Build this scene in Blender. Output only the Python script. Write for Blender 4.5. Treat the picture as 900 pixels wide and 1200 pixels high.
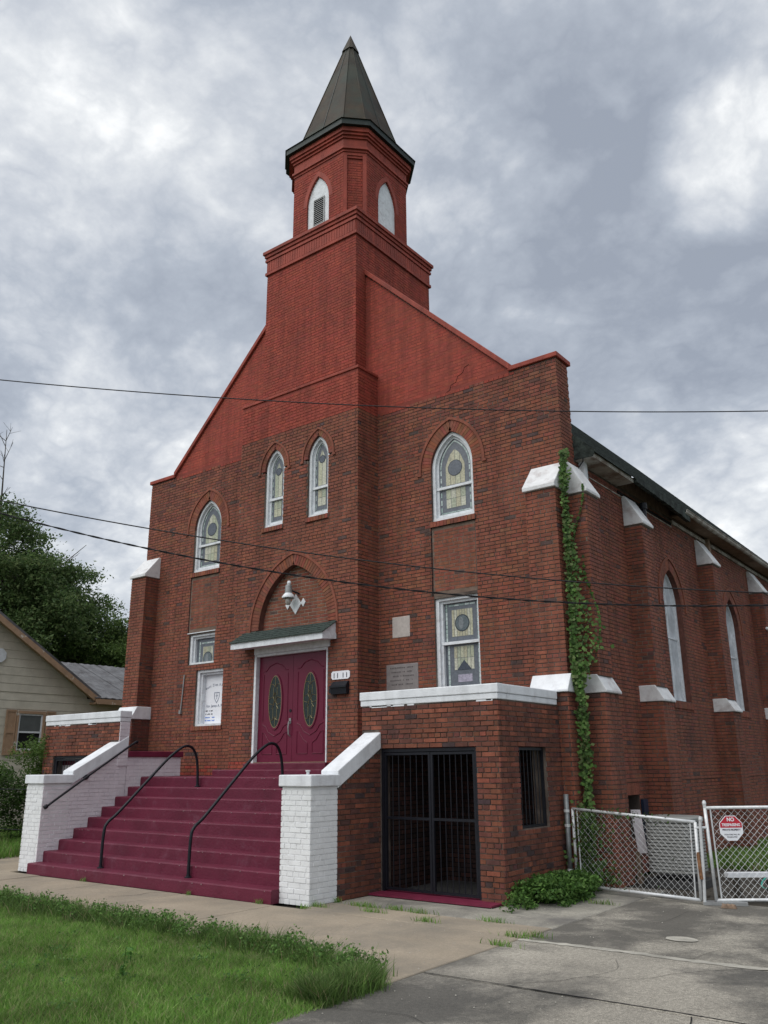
import bpy, math, random
import numpy as np
from mathutils import Vector, Matrix, noise as mnoise
random.seed(11); rng = np.random.default_rng(11)
SC = bpy.context.scene
COL = SC.collection
PI = math.pi
for _o in list(bpy.data.objects): bpy.data.objects.remove(_o)

# ------------------------------------------------------------------ camera
YAW, PITCH, ROLL, FPX = 0.655, 0.294, -0.008, 981.8
Rv = Vector((math.cos(YAW), math.sin(YAW), 0)); Fh = Vector((-math.sin(YAW), math.cos(YAW), 0)); Zv = Vector((0, 0, 1))
Fw = Fh*math.cos(PITCH)+Zv*math.sin(PITCH); Uv = -Fh*math.sin(PITCH)+Zv*math.cos(PITCH)
R2 = Rv*math.cos(ROLL)+Uv*math.sin(ROLL); U2 = -Rv*math.sin(ROLL)+Uv*math.cos(ROLL)
CAM = Vector((11.385, -12.476, 1.72))
cam = bpy.data.objects.new('camera', bpy.data.cameras.new('camera')); COL.objects.link(cam)
M = Matrix((R2, U2, -Fw)).transposed().to_4x4(); M.translation = CAM
cam.matrix_world = M
cam.data.sensor_fit = 'VERTICAL'; cam.data.sensor_height = 24; cam.data.lens = FPX/1200*24
cam.data.clip_start = .1; cam.data.clip_end = 3000
SC.camera = cam

# ------------------------------------------------------------------ light
SC.view_settings.view_transform = 'Standard'; SC.view_settings.look = 'None'
SC.view_settings.exposure = 0.80; SC.view_settings.gamma = 1
try: SC.view_settings.use_curve_mapping = False
except Exception: pass
SUN_EL, SUN_AZ = math.radians(56), math.radians(194)   # azimuth clockwise from +y: light from front left
sun = bpy.data.objects.new('sun', bpy.data.lights.new('sun', 'SUN')); COL.objects.link(sun)
sun.data.energy = 1.5; sun.data.angle = math.radians(75); sun.data.color = (1, .965, .92)
sd = Vector((math.sin(SUN_AZ)*math.cos(SUN_EL), math.cos(SUN_AZ)*math.cos(SUN_EL), math.sin(SUN_EL)))
sun.rotation_euler = sd.to_track_quat('Z', 'Y').to_euler()
sun.location = sd*60

def N(nt, t, **k):
    n = nt.nodes.new(t)
    for a, b in k.items():
        if a in n.inputs.keys(): n.inputs[a].default_value = b
        else: setattr(n, a, b)
    return n
def ramp(nt, stops, interp='LINEAR'):
    r = nt.nodes.new('ShaderNodeValToRGB'); r.color_ramp.interpolation = interp
    e = r.color_ramp.elements
    while len(e) < len(stops): e.new(.5)
    for q, (p, c) in zip(e, stops):
        q.position = p; q.color = (c, c, c, 1) if isinstance(c, (int, float)) else (*c, 1)
    return r
def mixc(nt, f, a, b, mode='MIX'):
    m = nt.nodes.new('ShaderNodeMix'); m.data_type = 'RGBA'; m.blend_type = mode
    for i, v in ((0, f), (6, a), (7, b)):
        if hasattr(v, 'is_output') or hasattr(v, 'links'): nt.links.new(v, m.inputs[i])
        elif i == 0: m.inputs[0].default_value = v
        else: m.inputs[i].default_value = (*v, 1) if len(v) == 3 else v
    return m.outputs[2]

def build_world():
    w = bpy.data.worlds.new('World'); SC.world = w; w.use_nodes = True
    nt = w.node_tree; nt.nodes.clear(); L = nt.links.new
    out = N(nt, 'ShaderNodeOutputWorld'); bg = N(nt, 'ShaderNodeBackground'); bg.inputs[1].default_value = .1
    sky = N(nt, 'ShaderNodeTexSky'); sky.sky_type = 'NISHITA'; sky.sun_disc = False
    sky.sun_elevation = SUN_EL; sky.sun_rotation = SUN_AZ
    tc = N(nt, 'ShaderNodeTexCoord'); sep = N(nt, 'ShaderNodeSeparateXYZ'); L(tc.outputs['Generated'], sep.inputs[0])
    # cloud deck coordinate: direction projected on a flat layer overhead
    mx = N(nt, 'ShaderNodeMath', operation='MAXIMUM'); L(sep.outputs[2], mx.inputs[0]); mx.inputs[1].default_value = 0
    ad = N(nt, 'ShaderNodeMath', operation='ADD'); L(mx.outputs[0], ad.inputs[0]); ad.inputs[1].default_value = .50
    cx = N(nt, 'ShaderNodeMath', operation='DIVIDE'); L(sep.outputs[0], cx.inputs[0]); L(ad.outputs[0], cx.inputs[1])
    cy = N(nt, 'ShaderNodeMath', operation='DIVIDE'); L(sep.outputs[1], cy.inputs[0]); L(ad.outputs[0], cy.inputs[1])
    cb = N(nt, 'ShaderNodeCombineXYZ'); L(cx.outputs[0], cb.inputs[0]); L(cy.outputs[0], cb.inputs[1])
    wn = N(nt, 'ShaderNodeTexNoise'); wn.inputs['Scale'].default_value = 2.6; wn.inputs['Detail'].default_value = 3; L(cb.outputs[0], wn.inputs['Vector'])
    wv = N(nt, 'ShaderNodeVectorMath', operation='SCALE'); L(wn.outputs['Color'], wv.inputs[0]); wv.inputs['Scale'].default_value = .10
    wa = N(nt, 'ShaderNodeVectorMath', operation='ADD'); L(cb.outputs[0], wa.inputs[0]); L(wv.outputs[0], wa.inputs[1])
    def noise(s, det, rough, dist, off):
        mp = N(nt, 'ShaderNodeMapping'); mp.inputs['Location'].default_value = off; L(wa.outputs[0], mp.inputs[0])
        n = N(nt, 'ShaderNodeTexNoise'); n.inputs['Scale'].default_value = s; n.inputs['Detail'].default_value = det
        n.inputs['Roughness'].default_value = rough; n.inputs['Distortion'].default_value = dist
        L(mp.outputs[0], n.inputs['Vector']); return n.outputs[0]
    big = noise(2.0, 3, .5, .2, (3.1, 1.7, 0)); mid = noise(6.0, 8, .56, .0, (8.3, 2.2, 0)); small = noise(17, 6, .55, 0, (1.3, 5.2, 0))
    def mul(a, k, add=0):
        m = N(nt, 'ShaderNodeMath', operation='MULTIPLY_ADD'); L(a, m.inputs[0]); m.inputs[1].default_value = k; m.inputs[2].default_value = add; return m.outputs[0]
    def addn(a, b, op='ADD'):
        m = N(nt, 'ShaderNodeMath', operation=op); L(a, m.inputs[0]); L(b, m.inputs[1]); return m.outputs[0]
    ab = N(nt, 'ShaderNodeMath', operation='ABSOLUTE'); L(addn(small, small, 'ADD'), ab.inputs[0])
    sb = N(nt, 'ShaderNodeMath', operation='SUBTRACT'); L(small, sb.inputs[0]); sb.inputs[1].default_value = .5; L(sb.outputs[0], ab.inputs[0])   # billows: creased lumps
    v = addn(addn(mul(big, .45), mul(mid, 1.05)), mul(ab.outputs[0], .75, -.34))
    # a few large dark banks and bright breaks of the overcast, by compass direction
    def bank(px, py, rad, amt):
        nonlocal v
        amt *= 1.6
        d = (Fw*FPX+R2*(px-450)-U2*(py-600)).normalized()
        dp = N(nt, 'ShaderNodeVectorMath', operation='DOT_PRODUCT'); L(tc.outputs['Generated'], dp.inputs[0]); dp.inputs[1].default_value = d
        mr = N(nt, 'ShaderNodeMapRange'); mr.interpolation_type = 'SMOOTHSTEP'; L(dp.outputs['Value'], mr.inputs[0])
        mr.inputs[1].default_value = math.cos(rad); mr.inputs[2].default_value = math.cos(rad*.15); mr.inputs[3].default_value = 0; mr.inputs[4].default_value = amt
        v = addn(v, mr.outputs[0])
    for b in ((855, 185, .10, .34), (868, 70, .16, .03), (700, 320, .30, -.17), (800, 400, .26, -.12), (850, 540, .20, .17), (40, 440, .20, -.12), (640, 150, .18, -.10), (740, 90, .14, -.07), (60, 160, .2, .02),
              (220, 260, .28, .06), (30, 20, .2, .05), (560, 215, .13, .09), (520, 40, .25, -.03), (240, 400, .13, -.08), (100, 560, .22, .09), (640, 440, .12, .06)):
        bank(*b)
    cr = ramp(nt, [(.10, (.20, .222, .262)), (.34, (.275, .30, .34)), (.50, (.37, .39, .42)), (.64, (.47, .485, .50)), (.90, (.74, .74, .725))])
    L(v, cr.inputs[0])
    hz = N(nt, 'ShaderNodeMapRange'); L(sep.outputs[2], hz.inputs[0]); hz.inputs[1].default_value = 0; hz.inputs[2].default_value = .13; hz.inputs[3].default_value = 1; hz.inputs[4].default_value = 0
    c = mixc(nt, hz.outputs[0], cr.outputs[0], (.46, .50, .545))
    sc = mixc(nt, 1.0, c, (10.0, 10.0, 10.0), 'MULTIPLY')
    L(mixc(nt, .93, sky.outputs[0], sc), bg.inputs[0]); L(bg.outputs[0], out.inputs[0])
build_world()

# ------------------------------------------------------------------ materials
MATS = {}
def mk(name, base, rough=.75, var=.12, scale=3., bump=0., bscale=60., usecol=False, spec=.3, metal=0., stain=None, stain_scale=.8, stain_range=(.5, .72), stain_amt=.6, obj_random=0., fine=0., mid=0., streak=0.):
    m = bpy.data.materials.new(name); m.use_nodes = True; nt = m.node_tree; L = nt.links.new
    b = nt.nodes['Principled BSDF']; b.inputs['Roughness'].default_value = rough; b.inputs['Metallic'].default_value = metal
    b.inputs['Specular IOR Level'].default_value = spec
    g = N(nt, 'ShaderNodeNewGeometry'); pos = g.outputs['Position']
    n = N(nt, 'ShaderNodeTexNoise'); n.inputs['Scale'].default_value = scale; n.inputs['Detail'].default_value = 6; n.inputs['Roughness'].default_value = .6; L(pos, n.inputs['Vector'])
    r = ramp(nt, [(.28, 1-var*1.6), (.72, 1+var*1.2)]); L(n.outputs[0], r.inputs[0])
    if usecol:
        a = N(nt, 'ShaderNodeAttribute'); a.attribute_name = 'col'; col = a.outputs['Color']
    else:
        rg = N(nt, 'ShaderNodeRGB'); rg.outputs[0].default_value = (*base, 1); col = rg.outputs[0]
    col = mixc(nt, 1.0, col, r.outputs[0], 'MULTIPLY')
    if fine:
        n3 = N(nt, 'ShaderNodeTexNoise'); n3.inputs['Scale'].default_value = 140; n3.inputs['Detail'].default_value = 3; L(pos, n3.inputs['Vector'])
        r3 = ramp(nt, [(.3, 1-fine), (.7, 1+fine)]); L(n3.outputs[0], r3.inputs[0]); col = mixc(nt, 1.0, col, r3.outputs[0], 'MULTIPLY')
    if streak:
        mp = N(nt, 'ShaderNodeMapping'); mp.inputs['Scale'].default_value = (4.5, 4.5, .35); L(pos, mp.inputs[0])
        n6 = N(nt, 'ShaderNodeTexNoise'); n6.inputs['Scale'].default_value = 1.2; n6.inputs['Detail'].default_value = 5; n6.inputs['Roughness'].default_value = .6; L(mp.outputs[0], n6.inputs['Vector'])
        r6 = ramp(nt, [(.36, 1-streak), (.52, 1.), (.70, 1+streak*.7)]); L(n6.outputs[0], r6.inputs[0]); col = mixc(nt, 1.0, col, r6.outputs[0], 'MULTIPLY')
    if mid:
        n4 = N(nt, 'ShaderNodeTexNoise'); n4.inputs['Scale'].default_value = 26; n4.inputs['Detail'].default_value = 8; n4.inputs['Roughness'].default_value = .75; L(pos, n4.inputs['Vector'])
        r4 = ramp(nt, [(.34, 1-mid), (.66, 1+mid)]); L(n4.outputs[0], r4.inputs[0]); col = mixc(nt, 1.0, col, r4.outputs[0], 'MULTIPLY')
        n5 = N(nt, 'ShaderNodeTexVoronoi'); n5.inputs['Scale'].default_value = 55; L(pos, n5.inputs['Vector'])
        r5 = ramp(nt, [(.06, 1+mid*1.6), (.16, 1.)]); L(n5.outputs['Distance'], r5.inputs[0]); col = mixc(nt, 1.0, col, r5.outputs[0], 'MULTIPLY')
    if stain:
        n2 = N(nt, 'ShaderNodeTexNoise'); n2.inputs['Scale'].default_value = stain_scale; n2.inputs['Detail'].default_value = 8; n2.inputs['Roughness'].default_value = .65; n2.inputs['Distortion'].default_value = .3; L(pos, n2.inputs['Vector'])
        r2 = ramp(nt, [(stain_range[0], 0.), (stain_range[1], stain_amt)]); L(n2.outputs[0], r2.inputs[0])
        col = mixc(nt, r2.outputs[0], col, stain)
    L(col, b.inputs['Base Color'])
    if bump:
        bn = N(nt, 'ShaderNodeTexNoise'); bn.inputs['Scale'].default_value = bscale; bn.inputs['Detail'].default_value = 4; L(pos, bn.inputs['Vector'])
        bp = N(nt, 'ShaderNodeBump'); bp.inputs['Strength'].default_value = bump; bp.inputs['Distance'].default_value = .01; L(bn.outputs[0], bp.inputs['Height']); L(bp.outputs[0], b.inputs['Normal'])
    MATS[name] = m; return m
BR = mk('brick_clay', (1, 1, 1), .85, .16, 9, .35, 90, usecol=True, stain=(.045, .03, .028), stain_scale=.75, stain_range=(.50, .80), stain_amt=.42, fine=.18, streak=.24)
MO = mk('mortar', (.105, .082, .07), .95, .35, 2.5, .3, 120, stain=(.24, .20, .165), stain_scale=.9, stain_range=(.50, .64), stain_amt=.75)
LM = mk('light_mortar', (.27, .235, .19), .95, .2, 5)
RP = mk('painted_red_masonry', (.287, .056, .037), .7, .14, 3, .25, 70, stain=(.10, .030, .024), stain_scale=1.1, stain_range=(.5, .74), stain_amt=.62, fine=.1, mid=.08, streak=.24)
RPM = mk('painted_red_joint', (.22, .045, .031), .8, .2, 3, stain=(.08, .025, .02), stain_scale=1.1, stain_range=(.5, .74), stain_amt=.62)
WP = mk('white_masonry_paint', (.73, .745, .755), .6, .05, 6, .25, 60, stain=(.42, .38, .40), stain_scale=2.2, stain_range=(.60, .85), stain_amt=.35)
WPM = mk('white_painted_joint', (.66, .67, .68), .75, .06, 6)
LV = mk('pinkish_white_paint', (.70, .665, .70), .6, .06, 5, .25, 60, stain=(.5, .42, .46), stain_scale=2.2, stain_range=(.5, .8), stain_amt=.5)
LVM = mk('pinkish_white_joint', (.63, .595, .63), .75, .12, 6)
CS = mk('weathered_white_coping', (.66, .67, .68), .7, .08, 6, .3, 70, stain=(.28, .22, .21), stain_scale=3.2, stain_range=(.50, .74), stain_amt=.65)
CW = mk('white_coping_paint', (.70, .725, .755), .5, .05, 5, .35, 40, stain=(.36, .35, .36), stain_scale=3.6, stain_range=(.55, .8), stain_amt=.5, streak=.10)
WF = mk('white_window_paint', (.68, .71, .74), .55, .10, 12, .15, 80, stain=(.30, .28, .27), stain_scale=7, stain_range=(.55, .75), stain_amt=.6)
MR = mk('maroon_step_paint', (.115, .014, .034), .5, .12, 2.2, .5, 35, stain=(.17, .07, .10), stain_scale=4, stain_range=(.56, .75), stain_amt=.5, fine=.1, mid=.10)
MD = mk('maroon_door_paint', (.125, .010, .033), .35, .06, 3)
MD2 = mk('maroon_sill_paint', (.15, .018, .045), .5, .15, 6)
IR = mk('black_iron', (.008, .009, .014), .45, .2, 20, spec=.3)
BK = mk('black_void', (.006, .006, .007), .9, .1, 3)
CAME = mk('lead_came', (.115, .13, .155), .35, .2, 20, spec=.5)
GL = mk('stained_glass', (1, 1, 1), .18, .22, 30, usecol=True, spec=.6)
DG = mk('dark_bevelled_glass', (.010, .020, .018), .22, .5, 40, spec=.4)
BRA = mk('brass_came', (.28, .24, .13), .35, .1, 20, metal=.6)
FILM = mk('white_sheet_glazing', (.52, .56, .60), .22, .25, 2.5, .6, 4, spec=.6, stain=(.85, .88, .92), stain_scale=1.6, stain_range=(.48, .7), stain_amt=.8)
COP = mk('aged_copper', (.038, .026, .014), .6, .45, 1.6, .15, 30, metal=0, stain=(.024, .036, .027), stain_scale=1.1, stain_range=(.44, .62), stain_amt=.8, spec=.15)
COPD = mk('dark_copper_edge', (.020, .030, .028), .5, .2, 6, metal=.3)
SH = mk('green_shingle', (.035, .05, .045), .95, .35, 22, .5, 200, usecol=False, stain=(.07, .09, .08), stain_scale=9, stain_range=(.45, .7), stain_amt=.5)
SHD = mk('dark_shingle', (.042, .054, .048), .95, .5, 5, .8, 30, stain=(.012, .016, .015), stain_scale=7, stain_range=(.44, .58), stain_amt=.8)
STN = mk('pale_marble', (.46, .42, .39), .6, .1, 14, stain=(.30, .27, .25), stain_scale=6, stain_range=(.4, .8), stain_amt=.5)
STG = mk('grey_marble', (.235, .215, .21), .6, .12, 10, stain=(.13, .12, .13), stain_scale=7, stain_range=(.4, .8), stain_amt=.5)
STT = mk('engraved_letter', (.10, .09, .09), .8, .1, 10)
CON = mk('sidewalk_concrete', (.31, .262, .200), .92, .10, 1.1, .5, 120, stain=(.17, .155, .13), stain_scale=1.0, stain_range=(.42, .70), stain_amt=.75, fine=.16, mid=.12)
APR = mk('apron_concrete', (.29, .275, .235), .92, .16, 1.4, .5, 120, stain=(.11, .105, .10), stain_scale=1.3, stain_range=(.42, .66), stain_amt=.8, fine=.18, mid=.2)
DRV = mk('driveway_concrete', (.285, .265, .225), .92, .20, .8, .6, 100, stain=(.050, .049, .047), stain_scale=.55, stain_range=(.45, .60), stain_amt=.80, fine=.45, mid=.32)
DRV2 = mk('stained_driveway', (.28, .262, .222), .92, .22, .8, .6, 100, stain=(.075, .071, .064), stain_scale=.75, stain_range=(.42, .56), stain_amt=.82, fine=.45, mid=.38)
DRL = mk('pale_cement_patch', (.36, .345, .30), .92, .25, 4, .5, 100, fine=.2)
SOIL = mk('dark_soil', (.055, .048, .038), .95, .4, 2.5, .6, 50)
TURF = mk('turf_soil', (.060, .085, .028), .95, .4, 5, .6, 60)
GRD = mk('lawn', (.045, .085, .022), .95, .35, 2, .6, 40)
ASP = mk('asphalt', (.05, .05, .05), .95, .2, 3, .5, 120)
GALV = mk('galvanised_steel', (.62, .64, .65), .4, .12, 12, metal=.2, stain=(.20, .09, .045), stain_scale=6, stain_range=(.64, .74), stain_amt=.7)
GALD = mk('dull_galvanised_post', (.20, .215, .22), .5, .2, 10, metal=.5)
MET = mk('dull_grey_metal', (.30, .31, .31), .5, .1, 8, metal=.4)
ACM = mk('grey_condenser_paint', (.25, .255, .245), .55, .08, 4)
SID = mk('cream_siding_paint', (.54, .505, .42), .75, .08, 2.5, .2, 30, stain=(.30, .285, .225), stain_scale=1.2, stain_range=(.5, .8), stain_amt=.6)
TAN = mk('tan_trim_paint', (.36, .235, .15), .7, .12, 6, stain=(.6, .57, .50), stain_scale=3.2, stain_range=(.60, .63), stain_amt=.8)
TIN = mk('weathered_tin', (.15, .15, .155), .55, .2, 3, metal=.35, stain=(.06, .055, .055), stain_scale=2.4, stain_range=(.45, .65), stain_amt=.8)
WOOD = mk('bare_wood', (.24, .17, .12), .9, .25, 8, stain=(.10, .08, .07), stain_scale=6, stain_range=(.5, .7), stain_amt=.6)
EAV = mk('eave_board_paint', (.42, .41, .37), .75, .15, 7, stain=(.16, .11, .08), stain_scale=3.5, stain_range=(.46, .6), stain_amt=.8)
BARK = mk('bark', (.10, .085, .07), .95, .3, 12, .6, 40)
LEAF = mk('foliage', (1, 1, 1), .6, .2, 4, usecol=True, spec=.25)
WIRE = mk('cable_rubber', (.012, .012, .014), .6)
REDS = mk('sign_red', (.50, .03, .05), .4, .05); WHS = mk('sign_white', (.80, .82, .86), .4, .03); BLK = mk('print_ink', (.03, .03, .05), .5, .05)
BLU = mk('print_blue', (.05, .18, .60), .5, .05); INK = mk('grey_blue_ink', (.22, .25, .32), .5, .05)
TEAL = mk('teal_hose', (.05, .38, .30), .4, .1); NAVY = mk('navy_bin', (.015, .022, .045), .5, .1)
BULB = mk('lamp_glass', (.36, .34, .31), .15, .2, 20, spec=.7)
def add_translucent(m):
    nt = m.node_tree; b = nt.nodes['Principled BSDF']; o = nt.nodes['Material Output']
    t = nt.nodes.new('ShaderNodeBsdfTranslucent'); s = nt.nodes.new('ShaderNodeMixShader'); s.inputs[0].default_value = .45
    nt.links.new(b.inputs['Base Color'].links[0].from_socket, t.inputs[0]); nt.links.new(b.outputs[0], s.inputs[1]); nt.links.new(t.outputs[0], s.inputs[2]); nt.links.new(s.outputs[0], o.inputs[0])
add_translucent(LEAF)

# ------------------------------------------------------------------ builders
def link(o, parent=None):
    COL.objects.link(o)
    if parent is not None:
        o.parent = parent
        pw = Vector(parent.get('_w', (0, 0, 0)))
        o.matrix_parent_inverse = Matrix.Translation(-pw)
    return o
def thing(name, label, cat, loc=(0, 0, 0), group=None):
    o = bpy.data.objects.new(name, None); o.location = loc; o['_w'] = loc; COL.objects.link(o)
    o['label'] = label; o['category'] = cat; o.empty_display_size = .2
    if group: o['group'] = group
    return o
def tag(o, label, cat, group=None):
    o['label'] = label; o['category'] = cat
    if group: o['group'] = group
    return o
class Fr:
    def __init__(s, O, U, Nn): s.O = Vector(O); s.U = Vector(U).normalized(); s.N = Vector(Nn).normalized(); s.Z = s.U.cross(s.N)*-1 if False else Vector((0, 0, 1))
    def p(s, u, z, d=0): return s.O+s.U*u+Vector((0, 0, z))+s.N*d
class MB:
    def __init__(s): s.v = []; s.f = []; s.c = []; s.cc = (1, 1, 1)
    def pts(s, P):
        b = len(s.v); s.v += [tuple(p) for p in P]; s.c += [s.cc]*len(P); return b
    def quad(s, *P):
        b = s.pts(P); s.f.append(tuple(range(b, b+len(P)))); return s
    def hexa(s, P):   # 8 points: bottom 4 ccw, top 4 ccw
        b = s.pts(P)
        for f in ((3, 2, 1, 0), (4, 5, 6, 7), (0, 1, 5, 4), (1, 2, 6, 5), (2, 3, 7, 6), (3, 0, 4, 7)): s.f.append(tuple(b+i for i in f))
        return s
    def box(s, x0, y0, z0, x1, y1, z1):
        return s.hexa([(x0, y0, z0), (x1, y0, z0), (x1, y1, z0), (x0, y1, z0), (x0, y0, z1), (x1, y0, z1), (x1, y1, z1), (x0, y1, z1)])
    def fbox(s, fr, u0, u1, z0, z1, d0, d1):   # d1 outward
        return s.hexa([fr.p(u0, z0, d1), fr.p(u1, z0, d1), fr.p(u1, z0, d0), fr.p(u0, z0, d0), fr.p(u0, z1, d1), fr.p(u1, z1, d1), fr.p(u1, z1, d0), fr.p(u0, z1, d0)])
    def prism(s, poly, off):   # poly: list of 3d points (ccw seen from +off side's opposite); extruded by off
        n = len(poly); off = Vector(off); b = s.pts([Vector(p) for p in poly]+[Vector(p)+off for p in poly])
        s.f.append(tuple(b+i for i in reversed(range(n)))); s.f.append(tuple(b+n+i for i in range(n)))
        for i in range(n): j = (i+1) % n; s.f.append((b+i, b+j, b+n+j, b+n+i))
        return s
    def band(s, fr, A, B, d0, d1, closed=False):   # strip between polylines A (outer) and B (inner) in (u,z), thickness d0..d1
        n = len(A); b = s.pts([fr.p(u, z, d1) for u, z in A]+[fr.p(u, z, d1) for u, z in B]+[fr.p(u, z, d0) for u, z in A]+[fr.p(u, z, d0) for u, z in B])
        rg = range(n if closed else n-1)
        for i in rg:
            j = (i+1) % n
            s.f += [(b+i, b+j, b+n+j, b+n+i), (b+2*n+i, b+2*n+j, b+j, b+i), (b+n+i, b+n+j, b+3*n+j, b+3*n+i)]
        if not closed:
            s.f += [(b, b+n, b+3*n, b+2*n), (b+n-1, b+3*n-1, b+4*n-1, b+2*n-1)]
        return s
    def tube(s, path, r, n=8, caps=True):
        path = [Vector(p) for p in path]; m = len(path); b = len(s.v); P = []
        up = None
        for i, p in enumerate(path):
            t = (path[min(i+1, m-1)]-path[max(i-1, 0)]).normalized()
            if up is None:
                up = Vector((0, 0, 1)) if abs(t.z) < .9 else Vector((1, 0, 0))
            a = t.cross(up).normalized(); c = a.cross(t).normalized(); up = c
            rr = r[i] if isinstance(r, (list, tuple)) else r
            P += [p+a*(math.cos(q*2*PI/n)*rr)+c*(math.sin(q*2*PI/n)*rr) for q in range(n)]
        s.pts(P)
        for i in range(m-1):
            for q in range(n):
                q2 = (q+1) % n; s.f.append((b+i*n+q, b+i*n+q2, b+(i+1)*n+q2, b+(i+1)*n+q))
        if caps: s.f.append(tuple(b+q for q in reversed(range(n)))); s.f.append(tuple(b+(m-1)*n+q for q in range(n)))
        return s
    def lathe(s, axis_p, prof, n=16, ax=(0, 0, 1)):
        ax = Vector(ax).normalized(); a = ax.orthogonal().normalized(); c = ax.cross(a); b = len(s.v); P = []
        for r, h in prof: P += [Vector(axis_p)+ax*h+(a*math.cos(q*2*PI/n)+c*math.sin(q*2*PI/n))*r for q in range(n)]
        s.pts(P)
        for i in range(len(prof)-1):
            for q in range(n): q2 = (q+1) % n; s.f.append((b+i*n+q, b+i*n+q2, b+(i+1)*n+q2, b+(i+1)*n+q))
        return s
    def mesh(s, name):
        me = bpy.data.meshes.new(name); me.from_pydata(s.v, [], s.f)
        if any(c != (1, 1, 1) for c in s.c):
            a = me.color_attributes.new('col', 'FLOAT_COLOR', 'POINT')
            arr = np.ones((len(s.c), 4), np.float32); arr[:, :3] = s.c; a.data.foreach_set('color', arr.ravel())
        me.update(); return me
    def build(s, name, mat, parent=None, kind=None, label=None, smooth=False):
        me = s.mesh(name)
        for m in (mat if isinstance(mat, (list, tuple)) else [mat]): me.materials.append(m)
        if smooth: me.polygons.foreach_set('use_smooth', [True]*len(me.polygons))
        o = bpy.data.objects.new(name, me); link(o, parent)
        if name in BEV and name != 'step': bv = o.modifiers.new('edge', 'BEVEL'); bv.width = .012; bv.segments = 2; bv.limit_method = 'ANGLE'; bv.angle_limit = .6
        if kind: o['kind'] = kind
        if label: o['label'] = label
        return o
BEV = ('pier_cap', 'sloping_coping', 'coping_stone', 'white_coping', 'block_top', 'step', 'pier', 'parapet_coping', 'gable_coping', 'set_off', 'small_tablet', 'large_tablet', 'top_cover')
def box(name, mat, parent, a, b, **k): return MB().box(*a, *b).build(name, mat, parent, **k)

COURSE, BL, JT = .0677, .2133, .0105
PAL = {
 'front': [(0.092, 0.056, 0.05), (0.162, 0.063, 0.045), (0.19, 0.065, 0.044), (0.195, 0.067, 0.044), (0.202, 0.067, 0.043), (0.206, 0.069, 0.043), (0.211, 0.072, 0.044), (0.217, 0.074, 0.046), (0.223, 0.075, 0.048), (0.228, 0.078, 0.047), (0.234, 0.078, 0.047), (0.234, 0.087, 0.052)],
 'side': [(0.105, 0.057, 0.05), (0.164, 0.063, 0.048), (0.174, 0.064, 0.046), (0.19, 0.067, 0.045), (0.2, 0.069, 0.045), (0.2, 0.069, 0.045), (0.21, 0.075, 0.048), (0.216, 0.076, 0.047), (0.221, 0.077, 0.048), (0.227, 0.077, 0.05), (0.23, 0.079, 0.05)],
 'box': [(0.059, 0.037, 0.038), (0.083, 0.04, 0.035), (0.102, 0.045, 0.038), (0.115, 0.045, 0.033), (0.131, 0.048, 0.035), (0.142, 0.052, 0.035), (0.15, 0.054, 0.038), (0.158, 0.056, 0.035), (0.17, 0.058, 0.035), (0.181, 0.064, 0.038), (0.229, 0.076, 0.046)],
 'dark': [(0.108, 0.05, 0.042), (0.13, 0.051, 0.04), (0.146, 0.053, 0.04), (0.151, 0.053, 0.038), (0.162, 0.055, 0.04), (0.167, 0.057, 0.04), (0.178, 0.059, 0.04), (0.184, 0.062, 0.042)],
 'red': [(0.275, 0.054, 0.036), (0.281, 0.055, 0.037), (0.287, 0.056, 0.037), (0.299, 0.059, 0.039)],
 'white': [(.79, .805, .81), (.78, .795, .80), (.80, .815, .82)],
 'pink': [(.70, .665, .70), (.67, .635, .675), (.71, .68, .71)],
}
PAL['shade_brick'] = [(.035, .018, .015), (.05, .022, .018), (.028, .016, .015), (.042, .02, .017), (.06, .025, .02)]  # brick tones darkened to paint in the shade inside the stairwell
BVAR = {}
def brick_points(fr, u0, u1, z0, z1, dback, dfront, bev=.0022):
    P = [fr.p(u0, z0, dback), fr.p(u1, z0, dback), fr.p(u1, z1, dback), fr.p(u0, z1, dback),
         fr.p(u0+bev, z0+bev, dfront), fr.p(u1-bev, z0+bev, dfront), fr.p(u1-bev, z1-bev, dfront), fr.p(u0+bev, z1-bev, dfront)]
    return P
def brick_faces(b): return [(b+4, b+5, b+6, b+7), (b, b+1, b+5, b+4), (b+1, b+2, b+6, b+5), (b+2, b+3, b+7, b+6), (b+3, b, b+4, b+7)]
def brick_variant(pal, i, mat, proud):
    k = (pal, i, mat.name, round(proud, 4))
    if k not in BVAR:
        m = MB(); m.cc = PAL[pal][i]; fr = Fr((0, 0, 0), (1, 0, 0), (0, -1, 0))
        b = m.pts(brick_points(fr, 0, BL-JT, 0, COURSE-JT, -.01, proud)); m.f += brick_faces(b)
        me = m.mesh('brick'); me.materials.append(mat); BVAR[k] = me
    return BVAR[k]
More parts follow.
